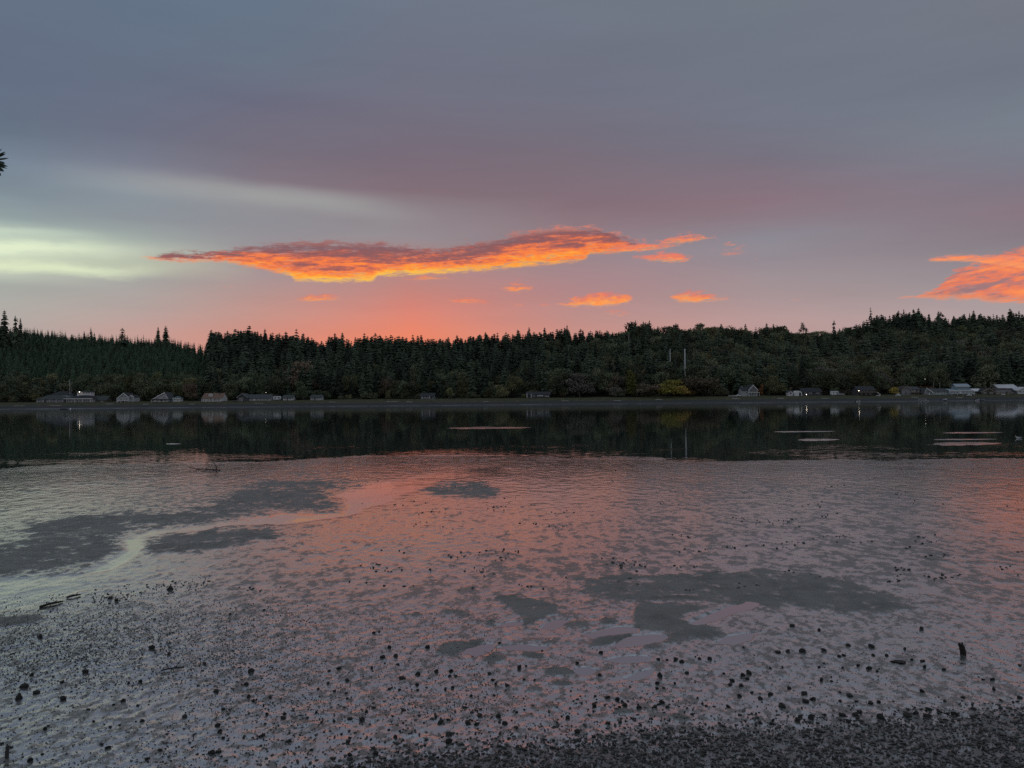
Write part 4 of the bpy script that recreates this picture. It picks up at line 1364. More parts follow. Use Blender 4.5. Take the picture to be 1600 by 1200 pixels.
class House:
    def __init__(self, name, label, cat, pxc, base, Y, group='houses along the far shore'):
        self.Y, self.pxc, self.base = Y, pxc, base
        self.s = Y / F_PX
        q = at_y(pxc, base, Y)
        self.o = empty(name, q)
        self.o.rotation_euler = (0, 0, random.uniform(-0.05, 0.05))
        tag(self.o, label, cat, group)
        self.low = lz(q.x, Y) - q.z - 1.2

    def X(self, px): return (px - self.pxc) * self.s
    def Z(self, py): return (self.base - py) * self.s

    def block(self, x0, x1, eave, ridge, kind, wall, roof, depth=8.0, y=0.0, over=0.45, peak=None, base=None, trim=None):
        a, b, e, r = self.X(x0), self.X(x1), self.Z(eave), self.Z(ridge)
        y0, y1 = y, y + depth
        zb = self.low if base is None else self.Z(base)
        w = MB(); rf = MB(); th = 0.22
        if kind in ('gable_front',):
            pk = (a + b) / 2 if peak is None else self.X(peak)
            w.prism([(a, zb), (b, zb), (b, e), (pk, r - 0.05), (a, e)], y0, y1)
            def slope(xe, ze, sgn):
                dxs, dzs = xe - pk, ze - r
                L = math.hypot(dxs, dzs); ux, uz = dxs / L, dzs / L
                ex, ez = xe + ux * over, ze + uz * over
                return [(pk, r), (ex, ez), (ex, ez + th), (pk, r + th)]
            rf.prism(slope(b, e, 1), y0 - over, y1 + over)
            rf.prism(slope(a, e, -1)[::-1], y0 - over, y1 + over)
        elif kind == 'gable_side':
            ym = (y0 + y1) / 2
            w.add([(a, y0, zb), (b, y0, zb), (b, y1, zb), (a, y1, zb), (a, y0, e), (b, y0, e), (b, y1, e), (a, y1, e), (a, ym, r - .05), (b, ym, r - .05)],
                  [(0, 1, 5, 4), (1, 2, 6, 9, 5), (2, 3, 7, 6), (3, 0, 4, 8, 7), (4, 5, 9, 8), (6, 7, 8, 9), (0, 3, 2, 1)])
            k = (r - e) / (ym - y0)
            for sgn in (-1, 1):
                ye = ym + sgn * (ym - y0 + over); ze = e - k * over
                vs = [(a - over, ym, r), (b + over, ym, r), (b + over, ye, ze), (a - over, ye, ze)]
                vs += [(x_, y_, z_ + th) for x_, y_, z_ in vs]
                rf.add(vs, [(0, 1, 2, 3), (4, 7, 6, 5), (0, 4, 5, 1), (1, 5, 6, 2), (2, 6, 7, 3), (3, 7, 4, 0)])
        elif kind == 'hip':
            w.box(a, b, y0, y1, zb, e)
            ins = min((b - a) * 0.32, depth * 0.5); ym = (y0 + y1) / 2
            A, B, C, D = (a - over, y0 - over, e), (b + over, y0 - over, e), (b + over, y1 + over, e), (a - over, y1 + over, e)
            E_, F_ = (a + ins, ym, r), (b - ins, ym, r)
            lo = [(x_, y_, z_ - 0.2) for x_, y_, z_ in (A, B, C, D)]
            rf.add([A, B, C, D, E_, F_] + lo, [(0, 1, 5, 4), (1, 2, 5), (2, 3, 4, 5), (3, 0, 4), (6, 7, 1, 0), (7, 8, 2, 1), (8, 9, 3, 2), (9, 6, 0, 3), (6, 9, 8, 7)])
        elif kind == 'shed':
            w.prism([(a, zb), (b, zb), (b, e), (a, r)], y0, y1)
            rf.prism([(a - over, r + 0.02), (b + over, e + 0.02), (b + over, e + th), (a - over, r + th)], y0 - over, y1 + over)
        elif kind == 'flat':
            w.box(a, b, y0, y1, zb, e)
            rf.box(a - over, b + over, y0 - over, y1 + over, e + 0.003, r)
        wo = w.build('wall', HM[wall], self.o)
        ro = rf.build('roof', RM[roof], self.o)
        if trim is not None and kind == 'gable_front':
            pk = (a + b) / 2 if peak is None else self.X(peak)
            tm = MB()
            for xe in (a, b):
                dxs, dzs = xe - pk, e - r
                L = math.hypot(dxs, dzs); ux, uz = dxs / L, dzs / L
                ex, ez = xe + ux * over, e + uz * over
                q = [(pk, r - 0.30), (ex, ez - 0.30), (ex, ez + th + 0.05), (pk, r + th + 0.05)]
                if xe < pk: q = q[::-1]
                tm.prism(q, y0 - over - 0.09, y0 - over - 0.012)
            tm.build('rake_board', trim, ro)
        if trim is not None and kind in ('gable_side', 'hip', 'flat'):
            ez = e - (0.2 if kind == 'hip' else (r - e) / (depth / 2) * over if kind == 'gable_side' else -0.05)
            MB().box(a - over, b + over, y0 - over - 0.10, y0 - over - 0.012, ez - 0.22, ez + 0.2).build('fascia_board', trim, ro)
        self.y0 = y0
        return wo, ro

    def win(self, x0, x1, p0, p1, y=None, wall=None, frame=None):
        """a window: frame behind a proud pane"""
        y = self.y0 if y is None else y
        a, b, z1, z0 = self.X(x0), self.X(x1), self.Z(p0), self.Z(p1)
        f = 0.10
        m = MB(); m.box(a, b, y - 0.06, y + 0.02, z0, z1)
        w = m.build('window', frame or M_TRIM, self.o)
        MB().box(a + f, b - f, y - 0.10, y - 0.058, z0 + f, z1 - f).build('pane', M_GLASS, w)
        return w

    def door(self, x0, x1, p0, p1, mat=None, y=None):
        y = self.y0 if y is None else y
        a, b, z1, z0 = self.X(x0), self.X(x1), self.Z(p0), self.Z(p1)
        d = MB().box(a, b, y - 0.05, y + 0.02, z0, z1).build('door', mat or M_DTRIM, self.o)
        MB().box(b - 0.18, b - 0.1, y - 0.11, y - 0.052, z0 + 0.9, z0 + 1.1).build('handle', M_TRIM, d)

    def box(self, name, mat, x0, x1, p0, p1, y0, y1):
        return MB().box(self.X(x0), self.X(x1), y0, y1, self.Z(p1), self.Z(p0)).build(name, mat, self.o)

    def posts(self, n, x0, x1, p0, p1, y, mat, w=0.16, name='post'):
        for i in range(n):
            x = self.X(x0) + (self.X(x1) - self.X(x0)) * i / max(n - 1, 1)
            MB().box(x - w / 2, x + w / 2, y - w / 2, y + w / 2, self.Z(p1), self.Z(p0)).build(name, mat, self.o)

    def chimney(self, px, p0, p1, mat, w=0.8, y=3.0):
        x = self.X(px)
        c = MB().box(x - w / 2, x + w / 2, y, y + w, self.Z(p1), self.Z(p0)).build('chimney', mat, self.o)
        MB().box(x - w / 2 - .08, x + w / 2 + .08, y - .08, y + w + .08, self.Z(p0) + 0.003, self.Z(p0) + 0.15).build('chimney_cap', M_DTRIM, c)


def lamp(px, py, Y, label, r=0.22):
    q = at_y(px, py, Y)
    o = empty('porch_lamp', q)
    bm = bmesh.new(); bmesh.ops.create_icosphere(bm, subdivisions=2, radius=r)
    me = bpy.data.meshes.new('globe'); bm.to_mesh(me); bm.free()
    link('globe', me, o, M_LAMP)
    MB().box(-0.05, 0.05, 0.0, 1.2, r * 0.7, r * 0.7 + 0.1).build('bracket', M_DTRIM, o)
    tag(o, label, 'lamp', 'lit lamps of the far shore')


G = 'left shore houses'
h = House('house', 'low wide dark house with hip roof, left-most on the shore', 'house', 78, 629, 470)
h.block(57, 100, 624, 617.2, 'hip', 'grey', 'green', 9); h.win(62, 67, 625, 628); h.win(75, 81, 625, 628); h.win(88, 94, 625, 628); h.door(69.5, 72, 624.8, 629)
h.posts(5, 59, 98, 624.2, 629, -0.4, M_TRIM)
h = House('house', 'taller grey-walled house with dark hip roof behind the low wide one', 'house', 92, 627, 482)
h.block(79, 106, 616.6, 611, 'hip', 'ice', 'dark', 9); h.win(98, 103, 618.6, 621); h.win(84, 88, 618.6, 621); h.win(91, 94, 618.6, 621)
h = House('house', 'dark-roofed house with white balcony line and white clerestory tower', 'house', 124, 629, 470)
h.block(106, 144, 623.2, 615.6, 'hip', 'pale', 'dark', 9, trim=M_TRIM)
h.block(116.5, 137.5, 612.3, 611, 'flat', 'white', 'slate', 4.5, 3.2, 0.5, base=619)
for a in (119, 125, 129.5, 133.5): h.win(a, a + 2.6, 612.9, 614.8, y=3.2, frame=M_DTRIM)
for a in (108, 113, 118, 124, 130, 136): h.win(a, a + 3.8, 624.4, 628, y=0)
h.box('balcony_slab', M_TRIM, 102, 144.5, 622.4, 623.4, -2.0, -0.7); h.posts(4, 107, 143, 623.4, 629, -1.7, M_TRIM); h.chimney(121.7, 613.8, 618.6, HM['white'], 0.75, -0.2)
lamp(124.2, 612.4, 472, 'glowing lamp on the white clerestory tower of the left house', 0.2)
h = House('garage', 'low dark-roofed outbuilding right of the white tower house', 'outbuilding', 155, 629, 474)
h.block(145, 166, 625.4, 619, 'gable_side', 'brown', 'green', 8); h.door(148, 152, 625.6, 629, HM['grey']); h.win(157, 161, 626, 628)
h = House('cottage', 'white-trimmed cottage with two front gables on the left shore', 'cottage', 193, 629.5, 468)
h.block(185, 202, 621.2, 614.4, 'gable_front', 'pale', 'dark', 9, trim=M_TRIM)
h.win(187.5, 191, 622.4, 625); h.win(192, 195, 622.4, 625); h.win(196, 199.5, 622.4, 625); h.win(190.5, 193, 618.6, 621); h.win(194, 196.8, 618.6, 621); h.door(192.5, 194.6, 625.6, 629.5)
h.block(200.5, 208, 620.6, 617.4, 'gable_front', 'pale', 'dark', 7, 1.2, 0.3, trim=M_TRIM); h.win(203, 206, 622, 624.6)
h.block(180.5, 185.2, 622.6, 620.6, 'shed', 'pale', 'dark', 7, 0.8, 0.2); h.box('deck', M_TRIM, 184.5, 203, 625.4, 626, -1.5, -0.02); h.posts(4, 185, 202.5, 626, 629.6, -1.4, M_TRIM)
h = House('cottage', 'pale cottage with one long lopsided gable and small white chimney', 'cottage', 251, 629.5, 468)
h.block(239, 263.5, 623.8, 613.6, 'gable_front', 'pale', 'slate', 9, peak=257, trim=M_TRIM)
h.win(254, 258, 619.6, 621.6); h.win(242, 246, 625, 628); h.win(247.5, 251, 625, 628); h.win(256, 260.5, 625, 628); h.door(252, 254.4, 624.8, 629.5)
h.box('porch_roof', M_DTRIM, 238, 264.5, 623.4, 624.2, -2.4, -0.02); h.posts(5, 239, 263.5, 624.2, 629.5, -2.2, M_TRIM); h.box('porch_rail', M_TRIM, 239, 263.5, 627, 627.4, -2.3, -2.2); h.chimney(243, 617.8, 622, HM['white'], 0.7, 3)
h = House('shed', 'little white shed with teal hip roof beside the lopsided-gable cottage', 'shed', 276, 628, 468)
h.block(270.6, 281.6, 622.4, 619, 'hip', 'white', 'teal', 4.2, trim=M_TRIM); h.door(276, 280, 623, 628, HM['cream']); h.win(272, 274.4, 623.4, 625.4)
h = House('cottage', 'cottage with tan brown roof, small dormer and white porch', 'cottage', 331, 628, 468)
h.block(316, 346.5, 622, 614.6, 'gable_side', 'white', 'rust', 9)
h.block(325, 331, 617.4, 615.6, 'gable_front', 'white', 'rust', 3, 1.2, 0.25, base=620, trim=M_TRIM); h.y0 = 0
for a in (318.5, 324, 328, 333, 341): h.win(a, a + 3.2, 623.6, 626.4, y=0)
h.door(337, 339.4, 623.2, 628, y=0); h.posts(6, 316.5, 346, 622.6, 628.4, -1.6, M_TRIM); h.box('porch_rail', M_TRIM, 336, 346, 626.4, 627, -1.65, -1.55); h.chimney(340, 613.4, 617, HM['brown'], 0.7, 3.4)
h = House('house', 'long grey house with low dark gable at its left end', 'house', 396, 627.5, 470)
h.block(384, 422, 622.3, 616.8, 'gable_side', 'pale', 'slate', 9)
for a in (387, 392, 400, 405.5, 411, 416): h.win(a, a + 3, 623.4, 626, y=0)
h.door(396, 398.4, 623, 627.5, HM['white'], y=0)
h.block(372, 388, 620.6, 615, 'gable_front', 'dark', 'slate', 9, -1.5, 0.5, peak=380, trim=HM['grey']); h.win(375, 381, 621.8, 625)
lamp(415.6, 613.8, 486, 'tiny lamp on a post behind the long grey house', 0.1)
h = House('cottage', 'small white cottage half hidden by shrubs, left of a pair', 'cottage', 449, 626, 474)
h.block(442, 457, 621.6, 617.6, 'gable_side', 'white', 'slate', 6); h.win(444, 446.4, 622.6, 624.4); h.win(452, 455, 622.6, 624.4); h.door(448, 450, 622.2, 626)
h = House('cottage', 'small grey-white cottage half hidden by shrubs, right of a pair', 'cottage', 493, 626, 474)
h.block(485, 502, 621, 617.4, 'gable_side', 'pale', 'green', 6); h.win(487, 490, 622, 624.4); h.win(494, 497, 622, 624.4); h.door(491, 493, 621.8, 626)
h = House('cabin', 'shaded cabin with two white porch posts under the central conifers', 'cabin', 667, 623, 474)
h.block(657, 678, 618.6, 614.6, 'gable_side', 'grey', 'dark', 6, over=0.7); h.posts(2, 660, 671.5, 618.8, 623, -0.9, M_TRIM, 0.3); h.win(662.5, 665.5, 619.4, 621.6); h.win(667, 670, 619.4, 621.6); h.door(673, 675, 619, 623)
h = House('cabin', 'low cabin with pale porch rails under dark trees near centre', 'cabin', 840, 621.5, 474)
h.block(823, 859, 616.4, 612.4, 'gable_side', 'dark', 'dark', 6, over=0.6); h.posts(2, 823.6, 830, 614.6, 621.5, -1.0, M_TRIM, 0.3); h.box('porch_rail', M_TRIM, 839, 849, 618, 619, -1.2, -1.0); h.box('porch_rail', M_TRIM, 851, 858, 618.6, 619.4, -1.2, -1.0); h.win(832, 836, 617.2, 619.4); h.win(842, 846, 617, 618); h.door(837, 838.6, 617, 621)
h = House('house', 'gabled house with tall dark glass front and white trim', 'house', 1174, 618.4, 470)
h.block(1170, 1183.6, 609, 601.6, 'gable_front', 'pale', 'dark', 10, trim=M_TRIM)
for a, b_, c, d in ((1171.4, 1174, 608, 612.4), (1174.3, 1176.6, 604.8, 612.4), (1177, 1179.3, 604.8, 612.4), (1179.6, 1182.4, 608, 612.4), (1171.6, 1175.4, 614.2, 617), (1178, 1182, 614.2, 617)): h.win(a, b_, c, d, frame=M_DTRIM)
h.block(1160.5, 1170.2, 610.2, 605, 'gable_side', 'pale', 'dark', 8, 1.0, 0.4); h.win(1162, 1165, 611.4, 614); h.win(1166, 1169, 611.4, 614); h.box('deck', M_TRIM, 1168, 1185, 612.9, 613.5, -2.4, -0.12); h.posts(5, 1168.4, 1184.6, 613.5, 618.6, -2.3, M_TRIM); h.chimney(1163, 602.6, 608, HM['grey'], 0.7, 4)
h = House('house', 'dark low-roofed house behind the white arched shelter', 'house', 1268, 617, 480)
h.block(1254, 1284, 612.4, 606.6, 'gable_side', 'dark', 'dark', 9); h.win(1257, 1261, 613.2, 615.4); h.win(1264, 1269, 613.2, 615.4); h.win(1275, 1280, 613.2, 615.4); h.door(1271, 1273, 613, 617)
lamp(1260, 616.4, 470, 'bright lamp at ground level beside the white arched shelter', 0.18)
h = House('shed', 'small pale shed left of the white arched shelter', 'shed', 1235.5, 616, 472)
h.block(1232, 1239, 613, 610.8, 'gable_front', 'white', 'slate', 4, over=0.2); h.door(1234.4, 1236.6, 613, 616, M_DTRIM)
# arched shelter
h = House('arched_shelter', 'white arched fabric shelter with dark panel for its shaded inside on the right shore', 'shelter', 1248, 617.4, 470)
ro_, ri_ = 2.1, 1.95
arc = [(ro_ * math.cos(a), 0.9 + ro_ * math.sin(a) * 0.85) for a in np.linspace(0, math.pi, 13)]
mbx = MB(); mbx.prism([(ro_, -1.0)] + arc + [(-ro_, -1.0)], 0.0, 5.0); mbx.build('fabric_cover', M_TRIM, h.o, False)
mbx = MB(); mbx.prism([(0.2, -0.8), (1.5, -0.8), (1.5, 0.9), (1.0, 1.6), (0.5, 1.7), (0.2, 1.2)], -0.06, 0.05); mbx.build('shade_panel', M_DTRIM, h.o)  # dark panel on the solid cover, standing in for the shaded inside
h = House('house', 'dark house with long pale deck rail and stairs on the right', 'house', 1356, 618, 470)
h.block(1341, 1367, 609.4, 603.6, 'gable_side', 'dark', 'dark', 9, over=0.7)
for a in (1343, 1348, 1354, 1360): h.win(a, a + 4, 609.9, 611.6, y=0, frame=M_DTRIM)
h.box('deck', M_WOOD, 1341, 1368, 612.2, 613.4, -2.6, -0.05); h.posts(5, 1341.6, 1367.4, 613.4, 618.4, -2.5, M_DTRIM, 0.2); h.box('deck_rail', M_WOOD, 1341, 1368, 610.9, 611.2, -2.6, -2.5)
mbx = MB(); mbx.prism([(h.X(1367.6), h.Z(613.4)), (h.X(1373), h.Z(617.4)), (h.X(1373), h.Z(616.4)), (h.X(1367.6), h.Z(612.4))], -2.5, -1.4); mbx.build('stairs', M_TRIM, h.o)
for a in (1344, 1351, 1358): h.win(a, a + 4, 614.4, 616.6, y=0, frame=M_DTRIM)
lamp(1342, 610.4, 467, 'bright lamp at the left end of the dark deck house', 0.2)
h = House('house', 'brown-grey house with dark front gable and tan wing', 'house', 1422, 617, 474)
h.block(1409, 1424, 610, 603.2, 'gable_front', 'grey', 'brown', 9, trim=HM['tan']); h.win(1411, 1414.6, 611, 613.6); h.win(1417, 1421, 611, 613.6); h.door(1415, 1416.6, 611.6, 616)
h.block(1423, 1438, 608.6, 604.4, 'gable_side', 'tan', 'slate', 8, 1.2); h.win(1425, 1428, 609.6, 612); h.win(1430, 1436, 609.6, 612); h.box('deck', M_WOOD, 1422, 1440, 612.8, 613.6, -0.9, 1.1); h.posts(4, 1422.4, 1439.4, 613.6, 617, -0.8, M_WOOD)
h = House('house', 'low house with white rake boards and a row of white windows', 'house', 1464, 617, 470)
h.block(1455, 1484, 611.2, 607.6, 'gable_side', 'ice', 'slate', 8)
for a in range(8): h.win(1456.4 + a * 3.4, 1459.2 + a * 3.4, 611.8, 614.6, y=0)
h.block(1444, 1456, 613, 606.6, 'gable_front', 'grey', 'slate', 9, -1.0, 0.4, peak=1447, trim=M_TRIM); h.win(1446, 1449, 612.4, 615); h.door(1450.4, 1452.2, 613.4, 617, HM['white'])
h = House('house', 'two-storey blue-grey house with light metal roof', 'house', 1502, 617.4, 468)
h.block(1484, 1519.6, 610.4, 607.8, 'gable_side', 'ice', 'metal', 8.5, trim=M_TRIM)
h.block(1497, 1517, 604, 600, 'gable_side', 'blue', 'metal', 6, 1.6, 0.6, base=609); h.y0 = 1.6
for a in (1500, 1505.5, 1511): h.win(a, a + 3.6, 604.6, 607, y=1.6)
for a in (1486, 1490, 1495, 1504, 1509, 1514): h.win(a, a + 3, 611.2, 614, y=0)
h.door(1500, 1502, 611, 617, HM['white'], y=0); h.box('deck', M_TRIM, 1484, 1520, 614.4, 615, -2, -0.12); h.posts(5, 1485, 1519, 615, 618, -1.9, M_TRIM)
h = House('cottage', 'small white cottage right of the two-storey blue-grey house', 'cottage', 1527, 616, 476)
h.block(1521, 1533, 611, 607.6, 'gable_side', 'white', 'whitem', 6); h.win(1523, 1526, 612, 614); h.win(1528.4, 1531, 612, 614)
h = House('house', 'dark-roofed house with single pale rake between white cottages', 'house', 1543, 616.4, 470)
h.block(1534, 1553, 612.4, 606.8, 'gable_front', 'brown', 'dark', 9, peak=1545, trim=HM['tan']); h.win(1537, 1541, 612.8, 615); h.win(1547, 1551, 612.8, 615); h.door(1543, 1545, 612.4, 616.4)
h = House('house', 'house with broad bright white metal roof near the right edge', 'house', 1574, 612.6, 482)
h.block(1561, 1587.5, 605.6, 600.8, 'gable_side', 'pale', 'whitem', 9, over=0.9); h.win(1578, 1583, 606.4, 609.4); h.win(1566, 1571, 606.4, 609.4)
h = House('house', 'low brown-grey house in front of the white-roofed one', 'house', 1566, 616.4, 470)
h.block(1556, 1578, 610.6, 606.8, 'gable_side', 'tan', 'brown', 8, trim=HM['pale']); h.win(1558, 1562, 611.6, 614); h.win(1565, 1570, 611.6, 614); h.door(1572, 1574, 611.2, 616.4)
h.block(1576, 1588, 611.6, 608, 'gable_side', 'dark', 'dark', 7, 0.8); h.win(1580, 1585, 612.4, 614.6)
h = House('house', 'white gabled house cut by the right edge', 'house', 1600, 614.6, 472)
h.block(1590, 1612, 610, 605, 'gable_front', 'white', 'whitem', 9, trim=M_TRIM); h.win(1593, 1596, 610.8, 613); h.win(1598, 1602, 610.8, 613); h.door(1604, 1606, 610.6, 614.6)
lamp(1578, 590.6, 500, 'small high lamp on a pole above the white-roofed house', 0.14)
lamp(1445.4, 592.2, 500, 'tiny high lamp among trees above the row-windowed house', 0.1)

# ------------------------------------------------------------------ vehicles, boats, poles on the far shore
M_VW = simple('white_vehicle_paint', (0.78, 0.79, 0.80), 0.3, 0.5, 0.05, 3.0)
M_VG = simple('grey_vehicle_paint', (0.30, 0.32, 0.33), 0.3, 0.5, 0.08, 3.0)
M_TYRE = simple('tyre_rubber', (0.02, 0.02, 0.02), 0.8, 0.3, 0.2, 5.0)


def wheel(par, x, y, r):
    m = MB(); m.tube([(x, y - 0.1, r), (x, y + 0.1, r)], r, 12)
    w = m.build('wheel', M_TYRE, par)
    m = MB(); m.tube([(x, y - 0.125, r), (x, y - 0.102, r)], r * 0.5, 8); m.build('rim', M_TRIM, w)


def ground_at(px, Y, py=None):
    q = at_y(px, 620, Y)
    return Vector((q.x, Y, lz(q.x, Y)))


def camper(px, Y, L, H, label, mat=M_VW):
    o = empty('camper', ground_at(px, Y)); tag(o, label, 'camper')
    m = MB(); m.prism([(-L / 2, 0.45), (L / 2 - 0.2, 0.45), (L / 2, 0.8), (L / 2, H - 0.5), (L / 2 - 0.6, H), (-L / 2 + 0.3, H), (-L / 2, H - 0.3)], 0, 2.3)
    m.build('body', mat, o)
    for a in (-0.3, 0.1): MB().box(L * a, L * a + 0.9, -0.05, 0.02, 1.3, 1.95).build('window', M_GLASS, o)
    MB().box(L * 0.3, L * 0.3 + 0.65, -0.05, 0.02, 0.6, 2.1).build('door', M_VG, o)
    wheel(o, -L * 0.28, 0.1, 0.36); wheel(o, L * 0.28, 0.1, 0.36)


def car(px, Y, label, mat):
    o = empty('parked_car', ground_at(px, Y)); tag(o, label, 'car')
    m = MB(); m.prism([(-2.2, 0.35), (2.2, 0.35), (2.2, 0.85), (1.5, 0.95), (0.9, 1.45), (-1.0, 1.48), (-1.8, 1.0), (-2.2, 0.9)], 0, 1.75)
    m.build('body', mat, o)
    for a, b_ in ((-1.25, -0.1), (0.0, 0.9)): MB().prism([(a, 0.98), (b_ + 0.25 if a >= 0 else b_, 0.98), (b_, 1.38), (a + (0.3 if a < -1 else 0), 1.38)], -0.04, 0.02).build('window', M_GLASS, o)
    wheel(o, -1.4, 0.08, 0.34); wheel(o, 1.4, 0.08, 0.34)
    MB().box(2.17, 2.23, 0.2, 0.5, 0.62, 0.78).build('headlight', M_TRIM, o)


def boat(px, py, Y, L, label, mat, cabin=False, z=None):
    q = ground_at(px, Y)
    if z is not None: q.z = z
    o = empty('small_boat', q, random.uniform(-0.3, 0.3)); tag(o, label, 'boat', 'boats on the far beach')
    vs, fs = [], []
    secs = ((-L / 2, 0.75, 0.62), (-L / 4, 0.85, 0.62), (L / 6, 0.8, 0.68), (L / 2.7, 0.5, 0.8), (L / 2, 0.04, 0.95))
    for x, w, hh in secs:
        vs += [(x, -w, hh), (x, -w * 0.75, 0.12), (x, 0, 0.0), (x, w * 0.75, 0.12), (x, w, hh)]
    for i in range(len(secs) - 1):
        for k in range(4):
            fs.append((i * 5 + k, (i + 1) * 5 + k, (i + 1) * 5 + k + 1, i * 5 + k + 1))
    fs.append((0, 1, 2, 3, 4))
    MB().add(vs, fs).build('hull', mat, o)
    fl = [(x, s_ * w * 0.93, hh - 0.3) for x, w, hh in secs for s_ in (-1, 1)]
    MB().add(fl, [(2 * i, 2 * i + 2, 2 * i + 3, 2 * i + 1) for i in range(4)]).build('deck', M_VG, o)
    MB().box(-L / 8, -L / 8 + 0.3, -0.78, 0.78, 0.45, 0.5).build('seat', M_WOOD, o)
    if cabin: 
        c = MB().box(-0.2, L / 4, -0.55, 0.55, 0.5, 1.35).build('cabin', M_TRIM, o)
        MB().box(0.0, L / 4 - 0.2, -0.58, -0.553, 0.85, 1.2).build('window', M_GLASS, c)
    MB().box(-L / 2 - 0.35, -L / 2, -0.2, 0.2, 0.2, 0.95).build('motor', M_DTRIM, o)


camper(432.5, 474, 4.4, 2.6, 'white camper parked left of the half-hidden white cottage')
camper(1305, 474, 4.4, 2.7, 'white camper parked between arched shelter and dark deck house')
car(1315, 473, 'pale grey car parked right of the white camper', M_VG)
car(1157, 472, 'white car parked left of the gabled glass house', M_VW)
boat(1145, 616, 471, 5.5, 'low white boat on land left of the white parked car', M_VW)
boat(371, 628, 466, 6, 'covered grey boat drawn up before the long grey house', M_VG)
boat(1340.5, 624, 446, 2.6, 'small white skiff on the beach below the dark deck house', M_VW)
boat(1476, 623, 449, 3.0, 'white skiff on the beach below the row-windowed house', M_VW)
boat(1527, 624.4, 447, 2.6, 'left one of two skiffs side by side on the right beach', M_VW)
boat(1535, 624.4, 447, 2.8, 'right one of two skiffs side by side on the right beach', M_VG)
boat(1567, 617, 464, 3.0, 'white boat on the grass before the low brown-grey house', M_VW)
boat(1403, 616, 466, 3.6, 'pale boat on land left of the brown-grey house', M_VW, True)
boat(1514, 615.6, 463, 4.2, 'white boat before the two-storey blue-grey house', M_VW, True)
boat(1372, 617.6, 465, 2.4, 'small white boat at the foot of the deck stairs', M_VW)
# moored raft and float
o = empty('swim_raft', at_z(1392, 627.0, 0.0)); o.location.z = 0; tag(o, 'pale floating swim raft moored off the right-hand beach', 'raft')
o.location.y = min(o.location.y, 436)
MB().box(-2.2, 2.2, -1.4, 1.4, 0.28, 0.42).build('deck', M_TRIM, o)
for a in (-1.6, 0, 1.6): MB().box(a - 0.35, a + 0.35, -1.3, 1.3, -0.12, 0.277).build('float', M_VG, o)
for a in (-2.1, 2.1): MB().tube([(a, 1.2, 0.42), (a, 1.2, 1.5)], 0.05, 6).build('post', M_TRIM, o)
MB().tube([(-2.1, 1.2, 1.45), (2.1, 1.2, 1.45)], 0.05, 6).build('rail', M_TRIM, o)
o = empty('float', at_z(100, 640, 0.0)); o.location.y = 430; o.location.x = at_y(100, 640, 430).x; o.location.z = 0; tag(o, 'dark flat mooring float off the left-hand beach', 'float')
MB().box(-1.6, 1.6, -0.8, 0.8, -0.1, 0.3).build('deck', M_DTRIM, o)
MB().box(-1.7, 1.7, -0.9, -0.803, 0.1, 0.22).build('bumper', M_TYRE, o)
o = empty('mooring_buoy', (at_y(110, 640, 425).x, 425, 0)); tag(o, 'small white mooring buoy beside the dark float', 'buoy')
MB().tube([(0, 0, -0.2), (0, 0, 0.1), (0, 0, 0.45), (0, 0, 0.62)], [0.25, 0.42, 0.38, 0.1], 10).build('body', M_VW, o, True)
MB().tube([(0, 0, 0.6), (0, 0, 0.8)], 0.05, 6).build('ring', M_DTRIM, o)

M_POLE = simple('pale_weathered_pole', (0.50, 0.50, 0.48), 0.8, 0.3, 0.15, 1.5)
M_POLED = simple('grey_wood_pole', (0.24, 0.235, 0.22), 0.85, 0.2, 0.2, 1.5)
M_WIRE = simple('power_cable', (0.42, 0.43, 0.43), 0.5, 0.5, 0.1, 1.0)


def pole(px, top, Y, r, label, mat, arm=0.0, cat='utility pole', light=False):
    q = at_y(px, top, Y)
    z = lz(q.x, Y) - 0.5
    o = empty('utility_pole', (q.x, Y, z)); tag(o, label, cat, 'poles of the far shore')
    H = q.z - z
    MB().tube([(0, 0, 0), (0, 0, H)], [r * 1.15, r * 0.85], 10).build('shaft', mat, o, True)
    if arm:
        c = MB().box(-arm, arm, -0.14, -r * 0.8, H - 0.75, H - 0.55).build('crossarm', mat, o)
        for a in (-0.92, 0, 0.92):
            MB().tube([(a * arm, -0.12, H - 0.548), (a * arm, -0.12, H - 0.2)], [0.10, 0.06], 6).build('insulator', M_DTRIM, c)
    else:
        MB().tube([(0, 0, H), (0, 0, H + 0.15)], [r * 0.9, r * 0.3], 8).build('cap', M_DTRIM, o)
    return Vector((q.x, Y, z + H))


P1 = pole(1070, 545, 500, 0.42, 'tall pale power pole above the bright yellow tree', M_POLE)
P2 = pole(1047, 545, 545, 0.30, 'shorter pale power pole left of the tall one', M_POLE)
pole(982.5, 522, 600, 0.25, 'faint pole on the wooded slope left of the power poles', M_POLED, 1.2)
pole(109, 593, 478, 0.13, 'thin tall mast between the two left-most houses', M_POLE)
pole(111.4, 605, 476, 0.13, 'short mast next to the thin tall one', M_POLED)
pole(1458.3, 597, 484, 0.14, 'left of two thin poles behind the row-windowed house', M_POLED)
pole(1468.4, 597, 484, 0.14, 'right of two thin poles behind the row-windowed house', M_POLED)
pole(1547.4, 599, 484, 0.13, 'thin pole beside the dark-roofed house near the right edge', M_POLED)
pole(1578.2, 585, 502, 0.13, 'lamp pole on the slope above the white-roofed house', M_POLED)
pole(1445.4, 589, 502, 0.12, 'slim pole carrying the tiny lamp in the trees', M_POLED)
pole(415.6, 612, 487, 0.12, 'short lamp post behind the long grey house', M_POLED)
pole(1341.8, 622, 445, 0.10, 'short post on the beach below the bright lamp', M_POLED)
P3 = pole(1760, 470, 470, 0.45, 'power pole beyond the right end of the shore', M_POLED, 2.5)


